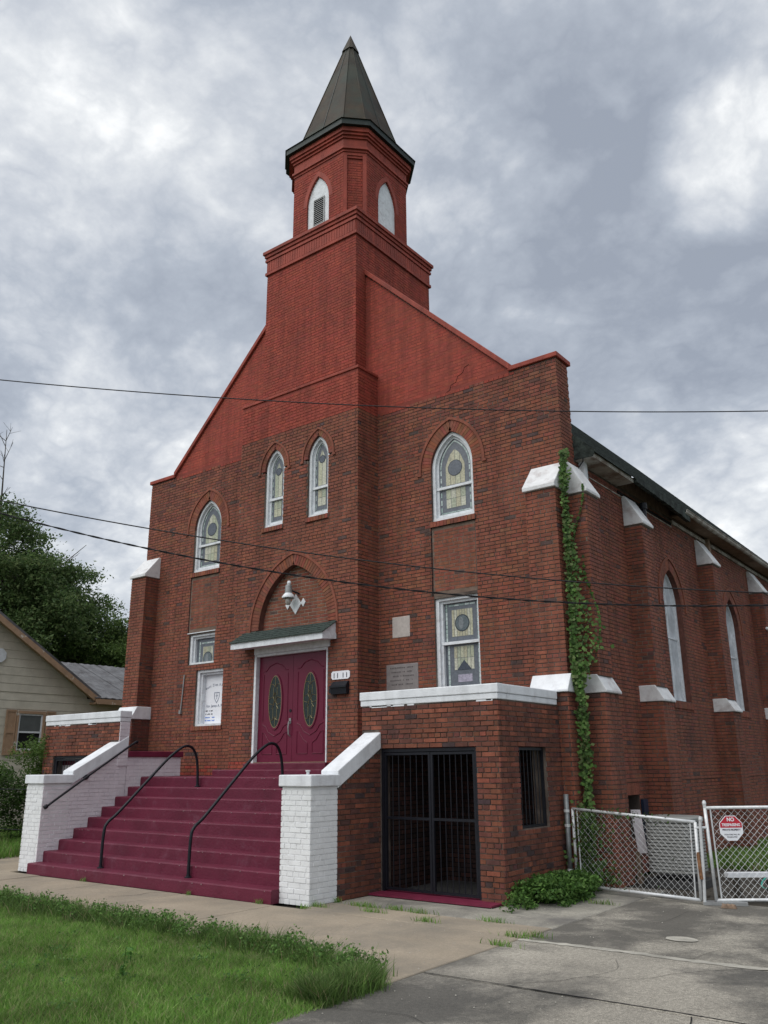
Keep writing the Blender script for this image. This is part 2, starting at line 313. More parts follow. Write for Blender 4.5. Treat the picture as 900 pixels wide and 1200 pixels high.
def brickwork(parent, fr, z0, z1, ivf, pal='front', mat=BR, proud=.009, indiv=0, header=7, redz=None, phase=0, jitter=.0015, stuffname='brick_courses', palf=None):
    """lay courses of bricks on a backing face; the nearest full ones become objects, the rest one mesh"""
    j0 = int(math.ceil(z0/COURSE-1e-6)); j1 = int(z1/COURSE+1e-6); items = []
    for j in range(j0, j1):
        za, zb = j*COURSE, (j+1)*COURSE-JT; hd = header and (j+phase) % header == 0
        L = BL/2 if hd else BL; off = (L/2 if j % 2 else 0)+(.03 if hd else 0)
        for (a, b) in ivf((za+zb)/2):
            if b-a < .03: continue
            k = math.floor((a-off)/L)
            while True:
                s = off+k*L; e = s+L-JT; k += 1
                if s >= b-.01: break
                s2, e2 = max(s, a), min(e, b)
                if e2-s2 < .025:
                    continue
                if b-e2 < .03: e2 = b
                full = (not hd) and s2 == s and abs(e2-e) < 1e-6
                p = palf(s2, za) if palf else pal
                w0 = fr.p(s2, za); nn = mnoise.noise(w0*.55)*.55+mnoise.noise(w0*1.7)*.45; np_ = len(PAL[p])
                ci = int(min(np_-1, max(0, np_*(.62+.34*nn)+random.gauss(0, np_*.22))))
                if random.random() < .02: ci = 0
                items.append((s2, e2, za, zb, p, ci, full))
    chosen = set()
    if indiv:
        c = [((fr.p((it[0]+it[1])/2, it[2])-CAM).length, i) for i, it in enumerate(items) if it[6]]
        c.sort(); chosen = {i for _, i in c[:indiv]}
    Z = Vector((0, 0, 1)); m3 = Matrix((fr.U, -fr.N, Z)).transposed().to_4x4()
    rest = MB()
    for i, (a, b, za, zb, p, ci, full) in enumerate(items):
        dj = random.uniform(-jitter, jitter)
        if i in chosen:
            o = bpy.data.objects.new('brick', brick_variant(p, ci, mat if p != 'red' else BR, proud)); mm = m3.copy(); mm.translation = fr.p(a, za, dj)
            link(o, parent); o.matrix_basis = mm if not parent.get('_w') else mm
        else:
            c = PAL[p][ci]; rest.cc = tuple(q*random.uniform(.92, 1.08) for q in c)
            bb = rest.pts(brick_points(fr, a, b, za, zb, -.01, proud+dj)); rest.f += brick_faces(bb)
    if rest.v:
        rest.build(stuffname, mat, parent, kind='stuff')
def backing(mb, fr, z0, z1, ivf, d0=-.3, d1=0.):
    j0 = z0; cur = None; n = max(1, int(round((z1-z0)/COURSE)))
    zs = [z0+(z1-z0)*i/n for i in range(n+1)]; runs = []
    for i in range(n):
        iv = [(round(a, 4), round(b, 4)) for a, b in ivf((zs[i]+zs[i+1])/2) if b-a > .005]
        if runs and runs[-1][2] == iv: runs[-1][1] = zs[i+1]
        else: runs.append([zs[i], zs[i+1], iv])
    for a, b, iv in runs:
        for (u, v) in iv: mb.fbox(fr, u, v, a, b, d0, d1)
def cut(iv, holes):
    for (h0, h1) in holes:
        out = []
        for (a, b) in iv:
            if h1 <= a or h0 >= b: out.append((a, b)); continue
            if h0 > a: out.append((a, h0))
            if h1 < b: out.append((h1, b))
        iv = out
    return iv
class Goth:   # pointed opening
    def __init__(s, uc, w, z0, zs, apex): s.uc, s.w, s.z0, s.zs = uc, w, z0, zs; h = apex-zs; s.r = (h*h+w*w)/(2*w)
    def half(s, z, off=0):
        if z < s.z0: return 0
        if z <= s.zs: return s.w+(off if off < 0 else 0)
        r = s.r+off; q = r*r-(z-s.zs)**2
        return max(0, math.sqrt(q)-(s.r-s.w)) if q > 0 else 0
    def hole(s, z, off=0):
        h = s.half(z, off); return [(s.uc-h, s.uc+h)] if h > 0 else []
    def arc(s, off=0, n=12):   # left arc from spring to apex then right arc down
        r = s.r+off; e = s.r-s.w; a1 = math.acos(min(1, e/r)); L = []
        for i in range(n+1):
            a = a1*i/n; L.append((s.uc+e-r*math.cos(a), s.zs+r*math.sin(a)))
        R = [(2*s.uc-u, z) for u, z in L[:-1]][::-1]
        return L+R
    def outline(s, off=0, n=12, zb=None):
        A = s.arc(off, n); zb = s.z0-off if zb is None else zb
        return [(A[0][0], zb)]+A+[(A[-1][0], zb)]

AJ = mk('arch_joint', (.125, .052, .040), .95, .25, 9, stain=(.06, .035, .03), stain_scale=3, stain_range=(.5, .75), stain_amt=.6)
def arch_ring(parent, fr, g, w_ring, hood, leg=0., recess=.14, mats=(AJ, BR), pal='front', ends=True, extra=0):
    """soldier bricks round a pointed head, with a thin projecting hood course"""
    m = MB(); A = g.arc(w_ring, 16); B = g.arc(0, 16); m.band(fr, A, B, -recess, .004)
    o = m.build('brick_arch', mats[0], parent)
    e = g.r-g.w
    for side in (-1, 1):
        a1 = math.acos(min(1, e/(g.r+w_ring*.5))); n = max(4, int(a1*(g.r+w_ring)/.072))
        for i in range(n):
            t0 = a1*i/n+.004; t1 = a1*(i+1)/n-.004; mm = MB(); mm.cc = tuple(q*random.uniform(.85, 1.1) for q in random.choice(PAL[pal][-7:]))
            ri, ro = g.r+.003, g.r+w_ring-.004; P = []
            for (rr, tt) in ((ri, t0), (ro, t0), (ro, t1), (ri, t1)):
                u = g.uc+side*(-e+rr*math.cos(tt)); z = g.zs+rr*math.sin(tt)
                P.append((u, z))
            if side < 0: P = P[::-1]
            mm.prism([fr.p(u, z, 0) for u, z in P], fr.N*.011)
            mm.build('voussoir', mats[1], o)
    h = MB(); hp = .030
    A = g.arc(w_ring+hood, 16); B = g.arc(w_ring+.002, 16)
    if leg:
        zl = g.zs-leg; A = [(A[0][0], zl)]+A+[(A[-1][0], zl)]; B = [(B[0][0], zl)]+B+[(B[-1][0], zl)]
    h.band(fr, A, B, -.01, hp)
    if leg and ends:
        for sg in (-1, 1):
            u0 = g.uc+sg*(g.w+w_ring+.002); u1 = g.uc+sg*(g.w+w_ring+hood+.03); h.fbox(fr, min(u0, u1), max(u0, u1), g.zs-leg-.05, g.zs-leg, -.01, hp+.003)
    h.c = [PAL[pal][-4]]*len(h.v)
    h.build('hood_mould', mats[1], o)
    return o
def sill(parent, fr, u0, u1, ztop, h=.10, out=.045, pal='front', mat=BR):
    m = MB(); m.fbox(fr, u0, u1, ztop-h, ztop-.004, -.12, out-.010); o = m.build('brick_sill', MO, parent)
    n = max(3, int((u1-u0)/.075)); b = MB()
    for i in range(n):
        b.cc = tuple(q*random.uniform(.85, 1.1) for q in random.choice(PAL[pal][-5:])); a = u0+(u1-u0)*i/n
        b.fbox(fr, a+.004, a+(u1-u0)/n-.004, ztop-h, ztop, -.1, out)
    b.build('rowlock_bricks', mat, o)

# ================================================================== CHURCH
church = thing('church', 'tall red brick church with square bell tower, copper spire and painted red gable', 'church', (0, 0, 0))
XR, XE = 5.644, 1.655
PU, PL = -.341, -.632
F_front = Fr((0, 0, 0), (1, 0, 0), (0, -1, 0))
F_tow = Fr((0, PL, 0), (1, 0, 0), (0, -1, 0))
F_tup = Fr((0, PU, 0), (1, 0, 0), (0, -1, 0))
F_side = Fr((XR, 0, 0), (0, 1, 0), (1, 0, 0))
ZP, XA, SL = 8.62, 4.75, .986
winR = Goth(3.40, .461, 6.052, 7.10, 7.78); winL = Goth(-3.40, .461, 6.052, 7.10, 7.78)
tw = [Goth(s*.617, .276, 6.475, 7.74, 8.197) for s in (-1, 1)]
door_g = Goth(0, .93, 4.10, 4.35, 5.58)
ground_r = [(2.939, 3.861, 2.93, 4.634)]
ground_l = [(-3.84, -2.965, 3.93, 4.634), (-3.53, -2.64, 2.575, 3.81)]
def rect_holes(z, R): return [(a, b) for a, b, z0, z1 in R if z0 < z < z1]
def front_iv(z, ring=0.):
    xm = XR if z < ZP else XA-(z-ZP)/SL
    t = XE-.01 if z < 9.42 else 1.34
    if xm <= t: return []
    iv = [(-xm, -t), (t, xm)]
    H = rect_holes(z, ground_r+ground_l)
    for g in (winL, winR):
        H += g.hole(z, ring if z > g.zs else 0)
    if ring == .275:   # bricks only: leave the recessed infill panels free
        if 4.634 < z < 5.95: H += [(2.93, 3.87)]
        if 4.634 < z < 5.95: H += [(-3.87, -2.93)]
    return cut(iv, H)
half_iv = lambda L, s: [(a, b) for a, b in L if (a+b)*s > 0]
front_walls = {}
for s_ in (-1, 1):
    mb = MB(); backing(mb, F_front, 0, ZP-.01, lambda z: half_iv(front_iv(z, .10), s_), -.45, 0)
    backing(mb, F_front, ZP-.01, 12.0, lambda z: half_iv(front_iv(z, 0), s_), -.45, 0)
    front_walls[s_] = mb.build('front_wall', MO, church)
def paint_pal(z1=8.52):
    def f(u, z):
        edge = z1+.03*math.sin(u*5.1)+.02*math.sin(u*13)
        if z > edge and abs(u) < 4.72+.02*math.sin(z*9): return 'red'
        if z < 8.9 and z > 7.4 and random.random() < .35: return 'dark'
        if z < 1.7: return 'red' if random.random() < .5 and z > 1.5 else 'front'
        return 'front'
    return f
for s_ in (-1, 1):
    brickwork(front_walls[s_], F_front, 0, 8.60, lambda z: half_iv(front_iv(z, .275), s_), palf=paint_pal(), indiv=290)
    brickwork(front_walls[s_], F_front, 8.66, 11.95, lambda z: half_iv([(a+.05 if a < -2 else a, b-.05 if b > 2 else b) for a, b in front_iv(z, 0)], s_), pal='red', proud=.005, header=0, stuffname='painted_courses')
# painted gable field: a thin painted skin over the joints
for s in (-1, 1):
    m = MB()
    xs = [(s*1.62, 8.53), (s*4.71, 8.53), (s*4.71, 8.655), (s*1.345, 11.94), (s*1.345, 9.5), (s*1.62, 9.5)]
    P = [F_front.p(u, z, .0) for u, z in (xs if s > 0 else xs[::-1])]; m.prism(P, (0, -.0035, 0)); m.build('gable_paint', RPM, church)
ck = MB(); cp = [(3.70, 8.62), (3.78, 8.66), (3.80, 8.74), (3.92, 8.78), (3.96, 8.88), (4.08, 8.93), (4.12, 9.02), (4.22, 9.06)]
ck.tube([F_front.p(u-.35, z-.03, .007) for u, z in cp], .0045, 4); ck.build('stepped_crack', BK, church)
# recessed infill panels under the upper windows
for s in (-1, 1):
    fr = Fr((s*3.4, 0, 0), (1, 0, 0), (0, -1, 0)); b_ = MB().fbox(fr, -.458, .458, 4.66, 5.94, -.01, .0015).build('infill_panel', mk('infill_mortar', (.16, .115, .09), .95, .3, 4), church)
    brickwork(b_, fr, 4.68, 5.95, lambda z: [(-.445, .455)], proud=.0055, header=5, phase=2)
# gable copings
for s in (-1, 1):
    for (a, b, h) in (((XA, ZP), (1.30, ZP+(XA-1.30)*SL), .10),):
        P = [(a[0]*s, -.06, a[1]), (b[0]*s, -.06, b[1]), (b[0]*s, -.06, b[1]+h*1.35), (a[0]*s, -.06, a[1]+h*1.35)]
        if s < 0: P = P[::-1]
        m = MB(); m.prism([(p[0], .5, p[2]) for p in P][::1], (0, -.56, 0)); m.build('gable_coping', RP, church)
    m = MB(); x0, x1 = sorted((s*(XA-.04), s*(XR+.05))); m.box(x0, -.05, ZP-.005, x1, .52, ZP+.085); m.build('parapet_coping', RP, church)
# end faces of the parapet
fr = Fr((XR, 0, 0), (0, 1, 0), (1, 0, 0)); pe = MB().fbox(fr, -.002, .45, 6.62, ZP-.02, -.05, .002).build('parapet_return', MO, church)
brickwork(pe, fr, 6.6, ZP-.02, lambda z: [(-.009, .45)], proud=.010, phase=3)
# upper arches
for g in (winL, winR): arch_ring(church, F_front, g, .215, .055, leg=.04); sill(church, F_front, g.uc-g.w-.03, g.uc+g.w+.03, g.z0)

# ---- windows
def poly_fill(mb, fr, pts, d):
    mb.quad(*[fr.p(u, z, d) for u, z in pts])
YEL = [(.40, .42, .30), (.46, .46, .33), (.36, .39, .29), (.50, .50, .40), (.42, .40, .28)]
GRN = [(.36, .46, .43), (.46, .55, .52), (.30, .40, .37), (.50, .58, .56)]
def glazing_rows(mb, fr, u0, u1, z0, z1, d, nu, nz, pal, gap=.008, clip=None):
    for i in range(nu):
        for k in range(nz):
            a = u0+(u1-u0)*i/nu+gap/2; b = u0+(u1-u0)*(i+1)/nu-gap/2; c = z0+(z1-z0)*k/nz+gap/2; e = z0+(z1-z0)*(k+1)/nz-gap/2
            mb.cc = random.choice(pal)
            if clip:
                ct = min(e, clip(a), clip(b))
                if ct <= c+.01: continue
                e1, e2 = min(e, clip(a)), min(e, clip(b)); mb.quad(fr.p(a, c, d), fr.p(b, c, d), fr.p(b, e2, d), fr.p(a, e1, d))
            else: mb.quad(fr.p(a, c, d), fr.p(b, c, d), fr.p(b, e, d), fr.p(a, e, d))
def disc(mb, fr, u, z, r, d, n=20, col=None, ry=None):
    if col: mb.cc = col
    ry = ry or r; mb.quad(*[fr.p(u+r*math.cos(t*2*PI/n), z+ry*math.sin(t*2*PI/n), d) for t in range(n)])
def gothic_window(parent, fr, g, recess=.13, rail=.42, style='rose', mat=WF, fw=.062):
    """frame, two sashes and leaded glass"""
    fm = MB(); A = g.outline(-.002, 12, g.z0); B = g.outline(-fw, 12, g.z0+fw); B[0] = (B[0][0], g.z0+fw*1.2); B[-1] = (B[-1][0], g.z0+fw*1.2)
    fm.band(fr, A, B, -recess-.06, -.045); fm.fbox(fr, g.uc-g.w, g.uc+g.w, g.z0, g.z0+fw*1.2, -recess-.06, -.038)
    fo = fm.build('arched_window', mat, parent)
    C = g.outline(-fw-.045, 12, g.z0+fw*1.2); sm = MB(); sm.band(fr, B, C, -recess-.05, -.105)
    sm.fbox(fr, g.uc-g.w+fw+.045, g.uc+g.w-fw-.045, g.z0+fw*1.2, g.z0+fw*1.2+.07, -recess-.05, -.104); sm.build('sash', mat, fo)
    zr = g.z0+rail*(g.zs-g.z0+g.r*.6); MB().fbox(fr, g.uc-g.w+fw*.9, g.uc+g.w-fw*.9, zr-.022, zr+.026, -recess, -.082).build('meeting_rail', mat, fo)
    pm = MB(); poly_fill(pm, fr, [(u, z) for u, z in C][::-1], -recess+.0); pm.cc = (1, 1, 1); pm.build('pane', CAME, fo)
    gm = MB(); wi = g.w-fw-.045; d = -recess+.004; zb = g.z0+fw*1.2+.07
    top = lambda off: (lambda u: g.zs+math.sqrt(max(0, (g.r-fw-.045-off)**2-(abs(u-g.uc)+g.r-g.w)**2)))
    # pale border strip
    bw = .028 if wi > .25 else .016; o1 = .022 if wi > .25 else .012
    O1 = g.outline(-fw-.045-o1, 14, zb+o1); O2 = g.outline(-fw-.045-o1-bw, 14, zb+o1)
    for i in range(len(O1)-1):
        n = 6 if abs(O1[i][1]-O1[i+1][1]) > .4 else 1
        for k in range(n):
            t0, t1 = k/n+.03, (k+1)/n-.03; lp = lambda P, Q, t: (P[0]+(Q[0]-P[0])*t, P[1]+(Q[1]-P[1])*t)
            a, b, c, e = lp(O1[i], O1[i+1], t0), lp(O1[i], O1[i+1], t1), lp(O2[i], O2[i+1], t1), lp(O2[i], O2[i+1], t0)
            gm.cc = random.choice(GRN); gm.quad(fr.p(*a, d), fr.p(*e, d), fr.p(*c, d), fr.p(*b, d))
    glazing_rows(gm, fr, g.uc-wi+o1, g.uc+wi-o1, zb+.012, zb+.012+bw, d, 4, 1, GRN)
    inn = o1+bw+(.055 if wi > .25 else .02)
    w2 = wi-inn; tp = top(inn+.03)
    glazing_rows(gm, fr, g.uc-w2*.86, g.uc+w2*.86, zb+.11, zr-.03, d, 4 if wi > .25 else 2, 2, YEL, clip=None)
    glazing_rows(gm, fr, g.uc-w2*.86, g.uc+w2*.86, zr+.05, g.zs+(.40 if wi > .25 else .25), d, 4 if wi > .25 else 2, 1, YEL, clip=lambda u: tp(u)-.05)
    gm.build('leaded_glass', GL, fo)
    rm = MB(); rr = .145 if wi > .25 else .07; zc = g.zs-.02 if wi > .25 else g.zs-.02
    disc(rm, fr, g.uc, zc, rr+.016, d+.004, col=(.03, .04, .05)); disc(rm, fr, g.uc, zc, rr, d+.006, col=(.085, .10, .125)); rm.build('roundel', GL, fo)
    return fo
for g in (winL, winR): gothic_window(church, F_front, g, rail=.44)
for g in tw: gothic_window(church, F_tow, g, rail=.40, fw=.058)
# rectangular sash window (right) and the cut down one (left)
def rect_window(parent, fr, u0, u1, z0, z1, recess=.14, fw=.07, cell=True, rail=None, name='sash_window'):
    m = MB(); m.fbox(fr, u0, u0+fw, z0, z1, -recess-.05, -.04); m.fbox(fr, u1-fw*.6, u1, z0, z1, -recess-.05, -.04); m.fbox(fr, u0+fw, u1-fw*.6, z1-fw, z1, -recess-.05, -.038)
    m.fbox(fr, u0+fw, u1-fw*.6, z0, z0+fw*.6, -recess-.05, -.034); fo = m.build(name, WF, parent)
    s = .045; m = MB(); a, b, c, e = u0+fw, u1-fw*.6, z0+fw*.6, z1-fw
    m.fbox(fr, a, a+s, c, e, -recess-.04, -.09); m.fbox(fr, b-s*.4, b, c, e, -recess-.04, -.09); m.fbox(fr, a+s, b-s*.4, e-s, e, -recess-.04, -.092); m.build('sash', WF, fo)
    return fo, (a+s, b-s*.4, c, e-s)
fo, (a, b, c, e) = rect_window(church, F_front, 2.941, 3.859, 2.93, 4.632)
pm = MB().fbox(F_front, a-.01, b+.01, c, e+.01, -.18, -.15).build('pane', CAME, fo)
zr = 3.80; MB().fbox(F_front, a-.03, b+.015, zr-.03, zr+.02, -.15, -.08).build('meeting_rail', WF, fo)
def leaded_rect(fo, fr, a, b, c, e, d, tri=False, rose=True):
    gm = MB(); bw = .045
    for (p, q, nz) in ((c, e, 9),):
        glazing_rows(gm, fr, a+.02, a+.02+bw, c, e, d, 1, nz, GRN); glazing_rows(gm, fr, b-.02-bw, b-.02, c, e, d, 1, nz, GRN)
        glazing_rows(gm, fr, a+.09, b-.09, (e-.06) if rose else c+.01, (e-.02) if rose else c+.05, d, 5, 1, GRN)
    gm2 = MB(); glazing_rows(gm, fr, a+.15, b-.15, c+(.08 if rose else .33), e-(.12 if rose else .02), d, 6 if not rose else 8, 1 if rose else 2, YEL)
    if rose:
        u, z = (a+b)/2, c+(e-c)*.46; disc(gm, fr, u, z, .155, d+.003, col=(.03, .04, .045)); disc(gm, fr, u, z, .135, d+.005, col=(.10, .125, .135)); disc(gm, fr, u-.02, z, .05, d+.007, col=(.17, .19, .20), ry=.11)
    else:
        gm.cc = (.34, .32, .40); gm.quad(fr.p(a+.22, c+.12, d), fr.p(b-.20, c+.12, d), fr.p(b-.20, c+.25, d), fr.p(a+.22, c+.25, d))
        gm.cc = (.04, .05, .07); u = (a+b)/2; gm.quad(fr.p(u-.15, c+.33, d+.004), fr.p(u+.15, c+.33, d+.004), fr.p(u, c+.50, d+.004))
    gm.build('leaded_glass', GL, fo)
leaded_rect(fo, F_front, a, b, zr+.03, e, -.146); leaded_rect(fo, F_front, a+.03, b, c+.02, zr-.04, -.146, rose=False)
fo, (a, b, c, e) = rect_window(church, F_front, -3.838, -2.967, 3.932, 4.632, name='transom_window')
fo['label'] = 'cut down leaded window above the boarded sign window'
MB().fbox(F_front, a-.01, b+.01, c, e+.01, -.18, -.15).build('pane', CAME, fo); leaded_rect(fo, F_front, a+.06, b, c-.25, e-.06, -.146)
MB().fbox(F_front, -3.84, -2.965, 3.80, 3.932, -.3, -.004).build('infill_block', MO, church)
brickwork(church, F_front, 3.80, 3.94, lambda z: [(-3.52, -2.97)], header=0, stuffname='infill_bricks')
# sign window
fo, (a, b, c, e) = rect_window(church, F_front, -3.528, -2.642, 2.577, 3.808, recess=.2, fw=.075, name='sign_window')
fo['label'] = 'window filled by white printed church sign board'
sb = MB().fbox(F_front, a-.02, b+.02, c-.02, e+.02, -.24, -.20).build('sign_board', WHS, fo)
def text(parent, s, fr, u, z, size, mat, d, align='LEFT', name='lettering', sx=1., bold=0., rot=0.):
    cu = bpy.data.curves.new(name, 'FONT'); cu.body = s; cu.size = size; cu.align_x = align; cu.offset = bold; cu.extrude = .0008
    to = bpy.data.objects.new(name, cu); me = bpy.data.meshes.new_from_object(to); bpy.data.objects.remove(to)
    vs = np.empty(len(me.vertices)*3); me.vertices.foreach_get('co', vs); vs = vs.reshape(-1, 3)
    cr, sr = math.cos(rot), math.sin(rot); X = vs[:, 0]*sx; Y = vs[:, 1]; x = X*cr-Y*sr; y = X*sr+Y*cr
    O = np.array(fr.p(u, z, d)); P = O+np.outer(x, fr.U)+np.outer(y, (0, 0, 1))+np.outer(vs[:, 2], fr.N)
    me.vertices.foreach_set('co', P.ravel()); me.update(); me.materials.append(mat)
    o = bpy.data.objects.new(name, me); link(o, parent); return o
us = (a+b)/2; d = -.197
arc = 'Mount Zion A.M.E. C'
for i, chh in enumerate(arc):
    t = (i-(len(arc)-1)/2)/len(arc); 
    if chh != ' ': text(fo, chh, F_front, us+.04+t*.80-.015, 3.44-t*t*.35, .082, INK, d, 'CENTER', rot=-t*.7)
m = MB(); sh = lambda k: [(us+.02+x*k, 3.20+z*k) for x, z in ((-.085, .10), (.085, .10), (.085, .0), (.05, -.08), (0, -.135), (-.05, -.08), (-.085, 0))]
m.band(F_front, sh(1), sh(.82), d-.003, d+.001, closed=True); m.fbox(F_front, us+.013, us+.027, 3.145, 3.265, d-.003, d+.001); m.fbox(F_front, us-.02, us+.0125, 3.215, 3.23, d-.003, d+.001); m.fbox(F_front, us+.0275, us+.06, 3.215, 3.23, d-.003, d+.001)
m.build('shield_emblem', INK, fo)
text(fo, 'Rev. James A. K', F_front, a+.04, 2.985, .085, INK, d, sx=.95)
sign_o, sign_a, sign_b = fo, a, b
MB().fbox(F_front, b-.16, b-.005, 2.745, 2.795, d-.003, d+.002).fbox(F_front, b-.09, b-.005, 2.68, 2.725, d-.003, d+.002).build('blue_sticker', BLU, fo)
sill(church, F_front, -3.60, -2.60, 2.575, h=.09, out=.03)
# conduit stub beside the sign window
m = MB().tube([F_front.p(-3.90, 3.72, .03), F_front.p(-3.93, 3.3, .03), F_front.p(-3.96, 2.93, .03)], .016, 6).fbox(F_front, -3.99, -3.93, 2.86, 2.94, 0, .06); m.build('conduit', MET, church)
# crack / control joint above it
m = MB().tube([F_front.p(-3.885, 5.95, .008), F_front.p(-3.885, 4.66, .008)], .010, 5).tube([F_front.p(2.915, 5.95, .008), F_front.p(2.915, 4.66, .008)], .010, 5); m.build('dark_joint', BK, church)
m = MB().fbox(F_front, -3.90, -2.95, 4.634, 4.652, 0, .018); m.build('transom_flashing', WF, church)
# wall tablets
MB().fbox(F_front, 1.985, 2.39, 3.985, 4.375, -.02, .016).build('small_tablet', STN, church, label='small square pale stone tablet in the brickwork')
st = MB().fbox(F_front, 1.835, 2.56, 2.93, 3.50, -.02, .016).build('large_tablet', STG, church, label='large grey inscribed stone tablet just above the white coping')
def worn_line(parent, fr, u0, u1, z, h, d, mat, name='worn_lettering'):   # lettering too small or worn to read
    m = MB(); u = u0
    while u < u1:
        w = random.uniform(.012, .028)
        if random.random() > .18: m.fbox(fr, u, min(u+w, u1), z, z+h*random.uniform(.75, 1.), d-.004, d)
        u += w+random.uniform(.006, .012)
    m.build(name, mat, parent, kind='stuff')
for k in range(5): worn_line(st, F_front, 1.93+.03*(k % 3), 2.47-.04*(k % 2), 3.42-k*.075, .028, .0172, STT)

for k in range(2): worn_line(sign_o, F_front, sign_a+.03, sign_a+.26, 2.895-k*.07, .026, -.196, BLK); worn_line(sign_o, F_front, sign_b-.16, sign_b-.03, 2.895-k*.07, .026, -.196, BLK)
for k in range(2): worn_line(sign_o, F_front, sign_a+.02, sign_a+.34, 2.755-k*.065, .022, -.196, BLU)
# ---- tower, lower stage
def tow_iv(z, ring=0.):
    iv = [(-XE, XE)]; H = []
    for g in tw: H += g.hole(z, ring if z > g.zs else 0)
    dz = 0
    if 1.55 < z < 4.10: H.append((-.985, .945))
    elif z < 5.9 and z >= 4.10: H += door_g.hole(z, ring) if z > 4.35 else [(-.93-ring, .93+ring)]
    return cut(iv, H)
mb = MB(); backing(mb, F_tow, 0, 9.40, lambda z: tow_iv(z, .08), -.25, 0)
lower_tower = mb.build('tower_front', MO, church)
def ptow(u, z): return 'red' if z > 8.5+.02*math.sin(u*7) or (z < 1.78 and abs(u) < 1.7) else ('dark' if random.random() < .08 else 'front')
def tow_b(z):
    H = []
    for g in tw: H += g.hole(z, .17 if z > g.zs else 0)
    if z < 4.10: H.append((-.985, .945))
    elif z <= 4.35: H.append((-1.18, 1.18))
    else: H += door_g.hole(z, .25)
    return cut([(-XE, XE)], H)
brickwork(lower_tower, F_tow, 1.49, 9.40, tow_b, palf=ptow, indiv=300, phase=2)
m = MB()
for y0, y1, x0, x1 in ((PL+.0035-.007, PL, -XE, XE),): m.box(x0, y0, 8.53, x1, y1, 9.4)
m.box(XE, PL-.0035, 8.53, XE+.0035, 0, 9.4); m.build('tower_band_paint', RPM, church)
for s in (-1, 1):
    fr = Fr((s*XE, 0, 0), (0, 1, 0), (1, 0, 0)) if s > 0 else Fr((-XE, 0, 0), (0, -1, 0), (-1, 0, 0))
    iv = (PL, 0) if s > 0 else (0, -PL)
    bk = MB(); bk.fbox(fr, iv[0]+(.25 if s > 0 else 0), iv[1]-(0 if s > 0 else .25), 0, 9.40, -.25, 0); w_ = bk.build('tower_flank', MO, church)
    brickwork(w_, fr, 1.49, 9.40, lambda z: [(iv[0]-.009 if s > 0 else iv[0], iv[1] if s > 0 else iv[1]+.009)], palf=lambda u, z: 'red' if z > 8.5 else 'front', phase=2)
# sloped set-off at 9.4
m = MB(); O_ = [(-XE-.03, PL-.03), (XE+.03, PL-.03), (XE+.03, .0), (-XE-.03, 0)]; I_ = [(-1.36, PU), (1.36, PU), (1.36, 0), (-1.36, 0)]
m.hexa([(*p, 9.40) for p in O_]+[(*p, 9.46) for p in O_]); m.hexa([(*p, 9.461) for p in O_]+[(*p, 9.66) for p in I_]); m.build('set_off', RP, church)
# tower windows trim, tympanum and door
for g in tw: arch_ring(church, F_tow, g, .12, .045, leg=.02); sill(church, F_tow, g.uc-g.w-.03, g.uc+g.w+.03, g.z0, h=.09)
arch_ring(church, F_tow, door_g, .215, .05, leg=.25, ends=False, recess=.16)
fr = Fr((0, PL+.13, 0), (1, 0, 0), (0, -1, 0)); ty = MB().fbox(fr, -.95, .95, 4.08, 5.62, -.1, 0).build('tympanum', MO, church)
ty.data.materials.clear(); ty.data.materials.append(LM)
brickwork(ty, fr, 4.1, 5.6, lambda z: door_g.hole(z, 0) if z > 4.35 else [(-.93, .93)], proud=.006, header=0)
m = MB()
for (u, z, a, b) in ((-.03, 4.80, .155, .20), (-.245, 4.80, .06, .085), (.175, 4.815, .06, .085)):
    P = [(u-a, z), (u, z-b), (u+a, z), (u, z+b)]; m.prism([fr.p(p, q, .006) for p, q in P], fr.N*.016)
m.build('diamond_ornament', CW, church)

